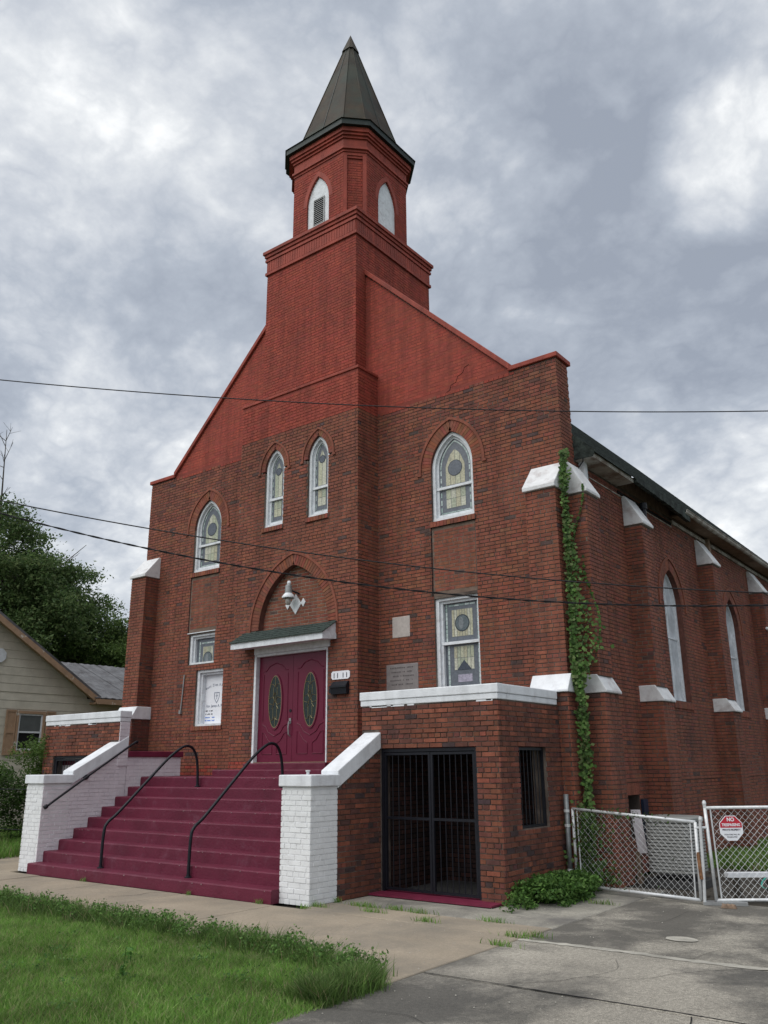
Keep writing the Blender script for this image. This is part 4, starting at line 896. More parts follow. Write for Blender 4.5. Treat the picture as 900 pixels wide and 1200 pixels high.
# side piers, cheek walls and copings
def stair_wall(s):
    lab = 'white painted brick pier and sloping wall at the %s end of the steps' % ('right' if s > 0 else 'left')
    yp = -3.80; t = thing('stair_wall', lab, 'stair wall', (s*3.19, yp, 0), 'white stair walls')
    x0, x1 = (2.932, 3.461) if s > 0 else (-3.461, -2.93)
    kk = dict(pal='white', mats=(WPM, WP), proud=.005, header=4)
    p = MB().box(x0, yp, 0, x1, yp+.54, 1.46).build('pier', WPM if s > 0 else WPM, t)
    fS = Fr((0, yp, 0), (1, 0, 0), (0, -1, 0)); fE = Fr((x1, 0, 0), (0, 1, 0), (1, 0, 0)); fW = Fr((x0, 0, 0), (0, -1, 0), (-1, 0, 0))
    brickwork(p, fS, 0, 1.46, lambda z: [(x0, x1)], 'white', WP, .005, indiv=60, header=5, jitter=.003)
    brickwork(p, fE, 0, 1.46, lambda z: [(yp-.005, yp+.54)], 'white' if s > 0 else 'pink', WP if s > 0 else LV, .005, indiv=60, header=5, phase=2, jitter=.003)
    brickwork(p, fW, 0, 1.46, lambda z: [(-yp-.54, -yp+.005)], 'pink' if s > 0 else 'white', WP, .005, header=5, phase=2)
    m = MB(); m.box(x0-.035, yp-.04, 1.46, x1+.035, yp+.575, 1.61); m.build('pier_cap', CW, t)
    if s > 0: MB().lathe((3.40, yp+.0, 1.61), [(.02, 0), (.02, .04), (.032, .045), (.032, .06), (0, .062)], 10).build('cap_stub', CW, t)
    # cheek wall under sloping coping
    a, b = (3.19, 3.461) if s > 0 else (-3.2, -2.931)
    ya, yb = yp+.54, -2.312
    top = lambda y: 1.452+(y+3.236)/(2.31-3.236)*-1*(1.966-1.452)
    if s < 0: yb = -2.10
    w_ = MB(); w_.prism([(a, ya, 0), (a, yb, 0), (a, yb, top(yb)), (a, ya, top(ya))][::-1], (b-a, 0, 0)); mat0 = MO if s > 0 else LVM
    # orientation: keep faces outward
    wo = w_.build('cheek_wall', mat0, t)
    iv = lambda z: [(max(ya, -3.236+(z+.035-1.452)/(1.966-1.452)*.926), yb)]
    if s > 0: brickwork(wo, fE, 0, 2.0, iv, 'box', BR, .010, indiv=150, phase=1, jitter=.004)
    else: brickwork(wo, Fr((b, 0, 0), (0, 1, 0), (1, 0, 0)), 0, 2.0, iv, 'pink', LV, .006, indiv=120, header=5, phase=2, jitter=.003)
    c0, c1 = (a-.02, b+.03) if s > 0 else (a-.03, b+.03)
    z_ = lambda y: top(y)
    c = MB(); yA = ya-.02 if s > 0 else ya-.0
    P = [(c0, yA, z_(yA)+.0), (c0, yb, z_(yb)), (c0, yb, z_(yb)+.235), (c0, yA, z_(yA)+.235)]
    c.prism(P, (c1-c0, 0, 0)); c.build('sloping_coping', CW, t)
    return t
stair_wall(1); stair_wall(-1)

# ================================================================== STAIRWELL ENCLOSURES
def enclosure(s):
    side = 'right' if s > 0 else 'left'
    lab = ('brick basement stair enclosure with white coping and black barred gate beside the weeds' if s > 0 else 'brick enclosure with white coping left of the steps, half hidden by the left pier')
    t = thing('stair_enclosure', lab, 'brick enclosure', (s*4.4, -2.31, 0))
    X0, X1 = (3.13, 5.49)
    yb = -2.31; fr = Fr((0, yb, 0), (1, 0, 0), (0, -1, 0))
    xs = lambda a, b: (a, b) if s > 0 else (-b, -a)
    gx = (3.478, 5.13)
    def iv(z):
        L = [xs(X0 if z > 2.2 else 3.463, X1)] if s > 0 else [(-X1, -2.93 if z > 2.2 else -3.2)]
        return cut(L, [xs(*gx)] if z < 1.962 else [])
    b = MB(); backing(b, fr, 0, 2.58, iv, -.22, 0); wf = b.build('front_wall', MO, t)
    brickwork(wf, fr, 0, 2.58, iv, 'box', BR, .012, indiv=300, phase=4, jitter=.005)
    # side wall facing out
    ex = s*X1; fe = Fr((ex, 0, 0), (0, 1, 0), (1, 0, 0)) if s > 0 else Fr((ex, 0, 0), (0, -1, 0), (-1, 0, 0))
    ivs = lambda z: cut([(yb+.22, -.494)] if s > 0 else [(.494, -yb-.22)], [(-1.80, -.99)] if s > 0 and .885 < z < 1.955 else [])
    b = MB(); backing(b, fe, 0, 2.58, ivs, -.22, 0); ws = b.build('side_wall', MO, t)
    ivs2 = lambda z: cut([(yb-.012, -.494)] if s > 0 else [(.494, -yb+.012)], [(-1.80, -.99)] if s > 0 and .885 < z < 1.955 else [])
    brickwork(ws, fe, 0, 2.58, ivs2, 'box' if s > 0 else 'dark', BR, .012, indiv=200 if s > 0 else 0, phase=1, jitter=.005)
    # white coping: ragged painted course under a thicker top
    m = MB(); a, b2 = xs(X0-.03 if s > 0 else 2.905, X1+.035)
    if s > 0:
        m.box(a, yb-.035, 2.665, b2, yb+.24, 2.79); m.box(b2-.30, yb+.243, 2.665, b2, -.552, 2.79)
        m.box(a+.01, yb-.022, 2.58, b2-.012, yb+.23, 2.664); m.box(b2-.29, yb+.233, 2.58, b2-.012, -.552, 2.664)
    else:
        m.box(a, yb-.035, 2.665, b2, yb+.24, 2.79); m.box(a+.01, yb-.022, 2.58, b2-.01, yb+.23, 2.664)
    m.build('white_coping', CW, t)
    for i in range(12):   # paint drips below the coping
        u = random.uniform(*xs(X0+.05, X1-.05)); MB().fbox(fr, u, u+random.uniform(.08, .3), 2.58-random.uniform(.008, .03), 2.583, .0, .0145).build('paint_edge', CW, wf) if i < 8 else None
    # roof slab and dark room
    r0, r1 = xs(3.47, 5.27); MB().box(r0, yb+.221, 1.965, r1, -.5, 2.10).build('roof_slab', MR, t) if s > 0 else MB().box(r0, yb+.221, 1.78, r1, -.5, 1.88).build('roof_slab', MR, t)
    MB().box(r0, yb+.02, -.04, r1, -.53, .006).build('floor_slab', ASP, t)
    if s < 0:
        pe_ = MB().box(-2.94, yb-.003, 1.75, -2.915, yb+.215, 2.575).build('white_wall_end', LVM, t)
        brickwork(pe_, Fr((-2.915, 0, 0), (0, 1, 0), (1, 0, 0)), 1.76, 2.575, lambda z: [(yb-.003, yb+.215)], 'pink', LV, .004, header=0)
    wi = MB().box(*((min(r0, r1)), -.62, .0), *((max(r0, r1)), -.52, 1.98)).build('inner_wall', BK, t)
    brickwork(wi, Fr((0, -.62, 0), (1, 0, 0), (0, -1, 0)), 0, 1.9, lambda z: [(min(r0, r1), max(r0, r1))], 'shade_brick', BR, .010, header=7)  # interior shade is put into these brick colours
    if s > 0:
        wi = MB().box(3.24, yb+.23, 0, 3.48, -.62, 1.98).build('inner_wall', BK, t); brickwork(wi, Fr((3.48, 0, 0), (0, 1, 0), (1, 0, 0)), 0, 1.9, lambda z: [(yb+.23, -.63)], 'shade_brick', BR, .010)  # same darkened bricks, shade painted as colour
    # barred gate
    g0, g1 = xs(*gx)
    gy = yb+.04; fg = Fr((0, gy, 0), (1, 0, 0), (0, -1, 0))
    f_ = MB(); f_.fbox(fg, g0, g0+.045, .02, 1.955, -.03, .02); f_.fbox(fg, g1-.045, g1, .02, 1.955, -.03, .02); f_.fbox(fg, g0+.045, g1-.045, 1.91, 1.955, -.03, .02)
    gate = f_.build('gate_frame', IR, t); mid = (g0+g1)/2+.04*s
    for (a, b3) in ((g0+.05, mid-.004), (mid+.004, g1-.05)):
        q = MB(); q.fbox(fg, a, a+.035, .05, 1.90, -.02, .015); q.fbox(fg, b3-.035, b3, .05, 1.90, -.02, .015); q.fbox(fg, a+.035, b3-.035, 1.865, 1.90, -.02, .015); q.fbox(fg, a+.035, b3-.035, .05, .085, -.02, .015); q.fbox(fg, a+.035, b3-.035, .985, 1.02, -.018, .014)
        q.build('gate_leaf', IR, gate)
        n = 6
        for i in range(1, n+1): u = a+.035+(b3-a-.07)*i/(n+1); MB().tube([fg.p(u, .07, 0), fg.p(u, 1.88, 0)], .0075, 6).build('bar', IR, gate)
    if s > 0:
        fw_ = Fr((ex-.06, 0, 0), (0, 1, 0), (1, 0, 0)); q = MB(); q.fbox(fw_, -1.80, -1.765, .887, 1.953, -.02, .02); q.fbox(fw_, -1.025, -.99, .887, 1.953, -.02, .02); q.fbox(fw_, -1.765, -1.025, 1.915, 1.953, -.02, .02); q.fbox(fw_, -1.765, -1.025, .887, .92, -.02, .02)
        gr = q.build('window_grille', IR, t)
        for i in range(1, 7): y = -1.765+.74*i/7; MB().tube([(ex-.06, y, .90), (ex-.06, y, 1.93)], .008, 6).build('bar', IR, gr)
        MB().box(3.478, yb-.30, .008, 5.45, yb+.3, .030).build('maroon_sill', MD2, t)
        MB().box(5.05, yb+.10, .05, 5.10, yb+.14, 1.0).build('loose_board', MET, t)
    return t
enclosure(1); enclosure(-1)
# raised block on the left of the landing
t = thing('landing_block', 'low white brick block with maroon top on the left side of the landing', 'masonry block', (-3.7, -.6, 1.55))
w_ = brick_block(t, 'block_wall', -5.2, -2.935, -2.085, -.78, 1.0, 1.92, 'EN', 'pink', indiv=40, mats=(LVM, LV), proud=.005, header=5)
MB().box(-5.25, -2.085, 1.92, -2.90, -.74, 2.03).build('block_top', MD2, t)
MB().box(-5.6, -.735, 1.30, -2.926, -.003, 1.546).build('landing_extension', MR, t)

# ================================================================== HANDRAILS
def smooth_path(P, n=6):
    P = [Vector(p) for p in P]; out = []
    for i in range(len(P)-1):
        p0 = P[max(i-1, 0)]; p1 = P[i]; p2 = P[i+1]; p3 = P[min(i+2, len(P)-1)]
        for k in range(n):
            t = k/n; out.append(.5*((2*p1)+(-p0+p2)*t+(2*p0-5*p1+4*p2-p3)*t*t+(-p0+3*p1-3*p2+p3)*t**3))
    return out+[P[-1]]
yz = [(-3.72, .175), (-3.71, .70), (-3.655, .86), (-3.47, 1.0), (-2.96, 1.46), (-2.55, 1.83), (-2.30, 2.01), (-2.12, 2.09), (-1.97, 2.06), (-1.87, 1.92), (-1.82, 1.70), (-1.80, 1.38)]
for x, lab in ((-1.17, 'left curved black pipe handrail standing on the maroon steps'), (.99, 'right curved black pipe handrail standing on the maroon steps')):
    t = thing('handrail', lab, 'handrail', (x, -3.72, .172), 'curved handrails on the steps')
    MB().tube(smooth_path([(x, y, z) for y, z in yz]), .024, 10).build('rail', IR, t, smooth=True)
    for y, z in ((-3.72, .172), (-1.80, 1.376)): MB().lathe((x, y, z), [(.055, 0), (.055, .012), (.03, .02), (.028, .05)], 12).build('base_flange', IR, t)
t = thing('wall_handrail', 'straight black handrail fixed to the left stair wall', 'handrail', (-2.85, -3.7, 1.1))
MB().tube(smooth_path([(-2.80, -3.78, 1.085), (-2.80, -3.0, 1.585), (-2.80, -2.08, 2.16), (-2.80, -1.98, 2.19), (-2.86, -1.94, 2.19), (-2.95, -1.94, 2.19)], 4), .021, 8).build('rail', IR, t, smooth=True)
MB().lathe((-2.80, -3.80, 1.075), [(0, -.04), (.035, -.03), (.04, 0), (.035, .03), (0, .04)], 12, (0, 1, .6)).build('rail_knob', IR, t)
MB().tube([(-2.93, -2.98, 1.54), (-2.86, -2.98, 1.54), (-2.80, -2.98, 1.59)], .014, 6).lathe((-2.925, -2.98, 1.56), [(.05, 0), (.05, .02), (.02, .035)], 12, (1, 0, 0)).build('bracket', IR, t)

# ================================================================== GROUND
def sheet(name, x0, y0, x1, y1, z, mat, th=None, parent=None, kind=None):
    m = MB()
    if th: m.box(x0, y0, z-th, x1, y1, z)
    else: m.quad((x0, y0, z), (x1, y0, z), (x1, y1, z), (x0, y1, z))
    return m.build(name, mat, parent, kind=kind)
sheet('ground', -1500, -1500, 1500, 1500, -.05, GRD, kind='structure')
sheet('road', -300, -19, 300, -10.9, -.035, ASP, kind='structure')
kerb = MB().box(-300, -10.9, -.08, 300, -10.72, .02).build('kerb', CON, None, kind='structure')
verge_bed = MB().box(-60, -10.7, -.09, 3.0, -5.862, -.012).build('verge_bed', TURF, None, kind='structure'); MB().box(3.002, -10.7, -.09, 6.66, -6.345, -.012).build('verge_bed', TURF, None, kind='structure')
sidewalk = sheet('sidewalk', -60, -5.86, 6.66, -3.36, -.03, SOIL, kind='structure')
def slab(parent, x0, y0, x1, y1, mat, z=0., name='paving_slab'):
    g = .006; m = MB(); x0 += g; x1 -= g; y0 += g; y1 -= g; dz = random.uniform(-.004, .003); t1, t2 = random.uniform(-.003, .003), random.uniform(-.003, .003)
    P = [(x0, y0), (x1, y0), (x1, y1), (x0, y1)]; zz = [z+dz-t1, z+dz+t1, z+dz+t2, z+dz-t2]; b = .008
    Q = [(x0+b, y0+b), (x1-b, y0+b), (x1-b, y1-b), (x0+b, y1-b)]
    I = m.pts([(*p, z-.09) for p in P]+[(*p, q-.008) for p, q in zip(P, zz)]+[(*p, q) for p, q in zip(Q, zz)])
    for r in (0, 4):
        for i in range(4): j = (i+1) % 4; m.f.append((I+r+i, I+r+j, I+r+4+j, I+r+4+i))
    m.f.append((I+8, I+9, I+10, I+11)); return m.build(name, mat, parent)
for x in np.arange(6.66, -30, -1.83):
    slab(sidewalk, x-1.83, -5.86 if x < 4 else -6.34, x, -3.96, CON)
for a, b in ((3.47, 5.2), (5.2, 6.66)): slab(sidewalk, a, -3.955, b, -3.36, CON, name='narrow_slab')
slab(sidewalk, -7.0, -3.955, -3.47, -2.3, CON, name='apron_slab'); slab(sidewalk, 3.47, -3.36, 6.66, -2.3, APR, name='apron_slab'); slab(sidewalk, 5.5, -2.3, 6.66, .2, APR, name='apron_slab')
drive = sheet('driveway', 6.66, -10.7, 18, -.45, -.03, SOIL, kind='structure')
for (y0, y1) in ((-10.7, -5.83), (-5.83, -4.10), (-4.10, -.5)):
    for (x0, x1) in ((6.66, 9.9), (9.9, 14.0), (14.0, 18.0)): slab(drive, x0, y0, x1, y1, DRV2 if y0 == -4.10 else DRV, .0, 'concrete_slab')
# pale cement strip over a joint, a patch and a crack
def ragged(name, pts, w, mat, parent, z=.004):
    m = MB(); n = 60; L = []
    P = [Vector((*p, z)) for p in pts]; Q = smooth_path(P, 14)
    for i, p in enumerate(Q):
        t = (Q[min(i+1, len(Q)-1)]-Q[max(i-1, 0)]).normalized(); nrm = Vector((-t.y, t.x, 0)); wl = w*(.5+random.random()*.8); wr = w*(.5+random.random()*.8); L.append((p+nrm*wl, p-nrm*wr))
    b = m.pts([q for l in L for q in l])
    for i in range(len(L)-1): m.f.append((b+2*i, b+2*i+1, b+2*i+3, b+2*i+2))
    return m.build(name, mat, parent)
ragged('cement_strip', [(6.66, -4.12), (7.6, -4.06), (8.6, -4.08), (9.6, -3.98), (11, -4.0)], .055, DRL, drive, .0055)
m = MB(); m.quad(*[(8.0+.17*math.cos(t)*random.uniform(.85, 1.1), -3.15+.13*math.sin(t)*random.uniform(.85, 1.1), .005) for t in np.linspace(0, 2*PI, 18)[:-1]]); m.build('cement_patch', DRL, drive)
ragged('crack', [(6.70, -5.86), (7.6, -5.83), (8.8, -5.80), (9.5, -5.81), (11, -5.83)], .010, BK, drive, .0052)
ragged('crack', [(7.4, -5.83), (7.75, -5.5), (7.9, -5.2), (8.3, -5.0), (8.5, -4.6), (8.9, -4.12)], .0022, BK, drive, .0052)
ragged('crack', [(7.9, -5.2), (8.0, -4.8), (7.85, -4.45)], .0018, BK, drive, .0052)
ragged('crack', [(6.70, -7.2), (7.3, -7.0), (7.7, -7.1), (8.3, -6.8), (8.9, -6.4)], .0022, BK, drive, .0052)
ragged('crack', [(8.4, -4.0), (8.5, -3.4), (8.85, -3.0), (8.9, -2.2), (9.3, -1.6)], .0022, BK, drive, .0052)
ragged('crack', [(.55, -4.75), (.75, -4.45), (.72, -4.2), (.9, -3.98)], .005, BK, sidewalk, .004)
ragged('crack', [(9.0, -5.85), (9.05, -6.1), (8.9, -6.4), (9.1, -6.9)], .005, BK, drive, .0052)
ragged('crack', [(6.66, -2.9), (7.2, -2.75), (7.5, -2.3), (7.5, -1.4)], .0022, BK, drive, .0052)
sheet('yard', 5.65, -.5, 60, 40, -.045, SOIL, kind='structure')
sheet('verge', -60, -10.7, 6.66, -5.86, -.095, TURF, kind='structure')

# ------------------------------------------------------------------ grass
def blades(name, pts, hmin, hmax, wid, cols, lean=.5, label=None, cat='grass', hfun=None):
    n = len(pts); pts = np.asarray(pts); h = rng.uniform(hmin, hmax, n)
    if hfun is not None: h = h*hfun(pts)
    az = rng.uniform(0, 2*PI, n); ln = rng.uniform(.1, lean, n)*h; la = rng.uniform(0, 2*PI, n); w = wid*rng.uniform(.6, 1.3, n)*(.5+h/hmax*.5)
    dx, dy = np.cos(az)*w, np.sin(az)*w; lx, ly = np.cos(la)*ln, np.sin(la)*ln
    V = np.zeros((n, 5, 3)); V[:, 0] = pts-np.c_[dx, dy, 0*dx]; V[:, 1] = pts+np.c_[dx, dy, 0*dx]
    mid = pts+np.c_[lx*.35, ly*.35, h*.55]; V[:, 2] = mid+np.c_[dx, dy, 0*dx]*.8; V[:, 3] = mid-np.c_[dx, dy, 0*dx]*.8; V[:, 4] = pts+np.c_[lx, ly, h]
    base = np.arange(n)*5; F = np.empty((n, 7), np.int32)
    me = bpy.data.meshes.new(name); me.vertices.add(n*5); me.vertices.foreach_set('co', V.ravel())
    li = np.c_[base, base+1, base+2, base+3, base+3, base+2, base+4].astype(np.int32); me.loops.add(n*7); me.loops.foreach_set('vertex_index', li.ravel())
    me.polygons.add(n*2); st = np.c_[np.arange(n)*7, np.arange(n)*7+4].ravel().astype(np.int32); me.polygons.foreach_set('loop_start', st); me.polygons.foreach_set('loop_total', np.tile([4, 3], n).astype(np.int32))
    pn = np.sin(pts[:, 0]*2.3+np.sin(pts[:, 1]*3.1)*1.5)*np.sin(pts[:, 1]*2.7+np.sin(pts[:, 0]*1.9)*2)+.5*np.sin(pts[:, 0]*7.1+pts[:, 1]*3)*np.sin(pts[:, 1]*6.3)
    c = np.asarray(cols)[rng.integers(0, len(cols), n)]*rng.uniform(.7, 1.3, (n, 1))*(1+.20*pn[:, None]); dead = rng.uniform(0, 1, n) < .05+.05*(pn < -.6); c[dead] = (.34, .29, .17); C = np.ones((n, 5, 4), np.float32); C[:, :, :3] = c[:, None]
    a = me.color_attributes.new('col', 'FLOAT_COLOR', 'POINT'); a.data.foreach_set('color', C.ravel()); me.update(); me.validate(); me.materials.append(LEAF)
    o = bpy.data.objects.new(name, me); COL.objects.link(o); o['kind'] = 'stuff'; o['label'] = label; o['category'] = cat; return o
GC = [(.12, .265, .045), (.155, .31, .05), (.18, .34, .065), (.10, .215, .04), (.22, .34, .09), (.28, .33, .14)]
def scatter(n, x0, x1, y0, y1, z=-.02, f=None):
    p = np.c_[rng.uniform(x0, x1, n), rng.uniform(y0, y1, n), np.full(n, z)]
    return p if f is None else p[f(p)]
near = scatter(190000, .5, 6.72, -9.8, -5.95, f=lambda p: (np.hypot(p[:, 0]-11.4, p[:, 1]+12.5) < 13.5))
far_ = np.r_[scatter(70000, -3, .5, -9.8, -5.95), scatter(30000, -12, -3, -9.8, -5.95)]
patch = lambda P: .75+.5*(np.sin(P[:, 0]*2.1+np.sin(P[:, 1]*1.7)*2)*np.sin(P[:, 1]*2.6)*.5+.5)
vedge = lambda x: -5.93-.42*np.clip((x-5.0)/1.6, 0, 1)**1.3
va_ = np.r_[near, far_]; va_ = va_[va_[:, 1] < vedge(va_[:, 0])]
blades('verge_grass', va_, .03, .085, .0032, GC, 1.3, 'short mown green grass of the verge in the foreground', hfun=patch)
def edge_pts(n):
    x = np.r_[rng.uniform(-6, 6.6, int(n*.75)), 6.56+rng.normal(0, .08, int(n*.25))]; y = np.r_[vedge(x[:int(n*.75)])-.08+rng.normal(0, .13, int(n*.75)), rng.uniform(-7.2, -6.45, int(n*.25))]
    k = (np.sin(x*3.1)+np.sin(x*7.7+1)+np.sin(x*1.3)) > -1.6
    return np.c_[x, y, np.full(len(x), -.02)][k]
blades('edge_grass', edge_pts(22000), .07, .22, .0045, [(.10, .175, .042), (.12, .21, .05), (.15, .23, .075), (.08, .14, .04)], 1.1, 'long unmown grass fringe overhanging the sidewalk edge')
def leafy(name, centers, rad, n_per, size, cols, label, cat='weeds', kind='stuff', parent=None, flat=.6, up=.4, mesh_only=False):
    """small folded leaves scattered round centres"""
    C_ = np.repeat(np.asarray(centers, float), n_per, axis=0); n = len(C_); d = rng.normal(0, 1, (n, 3)); d /= np.linalg.norm(d, axis=1)[:, None]; rr = rng.uniform(0, 1, n)**.4
    rad = np.asarray(rad, float); R_ = np.repeat(rad, n_per, axis=0) if rad.ndim == 2 else rad
    P = C_+d*rr[:, None]*R_
    return leaf_mesh(name, P, size, cols, label, cat, kind, parent, flat, up)
def leaf_mesh(name, P, size, cols, label=None, cat=None, kind='stuff', parent=None, flat=.6, up=.4, normal=None):
    n = len(P); nrm = rng.normal(0, 1, (n, 3)); 
    if normal is not None: nrm = nrm*.45+np.asarray(normal)
    nrm[:, 2] = np.abs(nrm[:, 2])*(1 if normal is None else .5)+up; nrm /= np.linalg.norm(nrm, axis=1)[:, None]
    t = np.cross(nrm, rng.normal(0, 1, (n, 3))); t /= np.linalg.norm(t, axis=1)[:, None]; b = np.cross(nrm, t); s = size*rng.uniform(.6, 1.35, (n, 1))
    V = np.zeros((n, 4, 3)); V[:, 0] = P-t*s; V[:, 1] = P+b*s*flat-nrm*s*.15; V[:, 2] = P+t*s; V[:, 3] = P-b*s*flat-nrm*s*.15
    me = bpy.data.meshes.new(name); me.vertices.add(n*4); me.vertices.foreach_set('co', V.ravel()); me.loops.add(n*4); me.loops.foreach_set('vertex_index', np.arange(n*4, dtype=np.int32))
    me.polygons.add(n); me.polygons.foreach_set('loop_start', np.arange(n, dtype=np.int32)*4); me.polygons.foreach_set('loop_total', np.full(n, 4, np.int32))
    c = np.asarray(cols)[rng.integers(0, len(cols), n)]*rng.uniform(.7, 1.3, (n, 1)); CC = np.ones((n, 4, 4), np.float32); CC[:, :, :3] = c[:, None]
    a = me.color_attributes.new('col', 'FLOAT_COLOR', 'POINT'); a.data.foreach_set('color', CC.ravel()); me.update(); me.validate(); me.materials.append(LEAF)
    o = bpy.data.objects.new(name, me)
    link(o, parent)
    if kind: o['kind'] = kind
    if label and parent is None: o['label'] = label; o['category'] = cat
    return o
WC = [(.085, .18, .04), (.115, .23, .05), (.065, .135, .032), (.15, .27, .07)]
# broad leaved weeds inside the fringe
ctr = [(x_, float(vedge(x_))-.07+rng.normal(0, .12), .06+rng.uniform(0, .10)) for x_ in rng.uniform(-4, 6.45, 340)]
leafy('edge_weeds', ctr, (.11, .09, .08), 30, .017, WC, 'broad leaved weeds mixed in the grass fringe along the sidewalk')
ctr = [(rng.uniform(.5, 6.3), rng.uniform(-8.6, -6.3), .035) for _ in range(34)]
leafy('lawn_weeds', ctr, (.13, .13, .03), 30, .016, [(.09, .19, .05), (.07, .16, .04), (.12, .22, .06)], 'flat pale weeds scattered in the mown verge')
t = thing('tall_weed', 'single taller pale green weed standing in the middle of the verge', 'weed', (4.75, -7.55, 0))
MB().tube([(4.75, -7.55, -.02), (4.76, -7.54, .12), (4.80, -7.56, .26)], .004, 5).build('stem', LEAF, t)
st_ = bpy.data.objects['tall_weed'].children[0]; a = st_.data.color_attributes.new('col', 'FLOAT_COLOR', 'POINT'); arr = np.ones((len(st_.data.vertices), 4), np.float32); arr[:, :3] = (.10, .2, .05); a.data.foreach_set('color', arr.ravel())
leaf_mesh('leaves', np.array([(4.75+.02*k*.2+rng.normal(0, .022), -7.55+rng.normal(0, .022), .03+.24*k/26) for k in range(26)]), .030, [(.12, .26, .06), (.09, .21, .05)], kind=None, parent=t)
# tufts in the joints
TP = [(3.55, -3.75), (3.95, -3.40), (4.15, -3.40), (4.40, -3.66), (4.55, -3.38), (4.9, -3.40), (5.32, -3.84), (5.95, -3.40), (6.60, -4.05), (6.66, -4.5), (6.72, -3.9), (6.40, -1.5), (3.52, -3.30), (-1.2, -3.98), (1.35, -3.99), (2.75, -3.98), (3.50, -3.95), (3.42, -2.28)]
tp = np.concatenate([np.c_[x+rng.normal(0, .10, 90), y+rng.normal(0, .018, 90), np.zeros(90)] for x, y in TP[:12]]+[np.c_[x+rng.normal(0, .03, 40), y+rng.normal(0, .02, 40), np.zeros(40)] for x, y in TP[12:]])
blades('joint_grass', tp, .03, .08, .004, GC, .9, 'small grass tufts growing in the pavement joints')
# weed mat by the enclosure
ctr = []
for _ in range(210):
    x = rng.uniform(5.42, 6.12); y = -1.5+(x-5.3)*.25+rng.normal(0, .36)
    if x < 5.56 and y > -2.4: x = 5.6+rng.uniform(0, .3)
    if y > -.2: y = -.4
    h_ = max(0.02, .20-.22*abs(x-5.75)-.05*abs(y+1.5)); ctr.append((x, y, rng.uniform(0, h_+.13)))
leafy('weed_mat', ctr, (.13, .13, .07), 60, .026, WC+[(.05, .12, .025)], 'low mound of leafy green weeds at the foot of the brick enclosure')
# yard grass behind gate
blades('yard_grass', np.r_[scatter(26000, 5.7, 7.6, 3.6, 10, -.045), scatter(9000, 7.6, 9.5, 2.8, 10, -.045)], .06, .16, .007, GC, .9, 'patch of green grass in the yard behind the chain link gate')

# ------------------------------------------------------------------ ivy on the corner
ivy = thing('ivy_vine', 'green ivy climbing the right front corner of the church from ground to eave', 'ivy', (5.75, -.2, 0))
path = [(5.74, -.22, 0.0), (5.76, -.25, .9), (5.73, -.20, 1.8), (5.76, -.24, 2.7), (5.72, -.22, 3.3), (5.74, -.20, 4.4), (5.70, -.18, 5.4), (5.69, -.16, 6.3), (5.67, -.06, 6.75)]
sp_ = smooth_path(path, 12); MB().tube(sp_, .014, 5).tube([p+Vector((.03*math.sin(i*.7), -.02, 0)) for i, p in enumerate(sp_)], .008, 4).build('stem', BARK, ivy)
L_ = []
for i, p in enumerate(sp_):
    z = p.z; wid = .06+(.20*math.exp(-((z-3.6)/.50)**2))+(.06*math.exp(-((z-4.4)/.5)**2))+.035*math.sin(z*6.1)*math.sin(z*2.3+1)
    den = 46 if 2.9 < z < 4.2 else 26
    for _ in range(den):
        q = rng.normal(0, 1, 3); L_.append((p.x+.045+q[0]*wid*.75, p.y-.05-abs(q[1])*.05, p.z+rng.uniform(-.06, .06)))
        if z < .9: L_.append((p.x+q[0]*.22, p.y-.15-abs(q[1])*.14, abs(z+q[2]*.2)))
L_ = [q if not (q[0] < 5.70 and q[1] > -.52) or q[2] < .0 else (5.70+abs(rng.normal(0, .05)), q[1], q[2]) for q in L_]
leaf_mesh('foliage', np.array(L_), .033, [(.09, .185, .04), (.07, .145, .035), (.13, .23, .06), (.05, .10, .026), (.14, .19, .07)], kind='stuff', parent=ivy, flat=.8, up=.15, normal=(.5, -1, .3))
# runners on the corner buttress
L2 = []
for (x, y, z0, z1, dx) in ((5.97, .02, 3.4, 4.9, .1), (5.85, 0, 4.6, 6.2, -.12)):
    for k in range(60): s_ = k/60; L2.append((x+dx*math.sin(s_*5), y-.02, z0+(z1-z0)*s_+rng.normal(0, .02)))
leaf_mesh('runner_foliage', np.array(L2), .026, [(.09, .19, .04), (.07, .15, .035)], kind=None, parent=ivy, flat=.8, up=.15, normal=(.3, -1, .2))

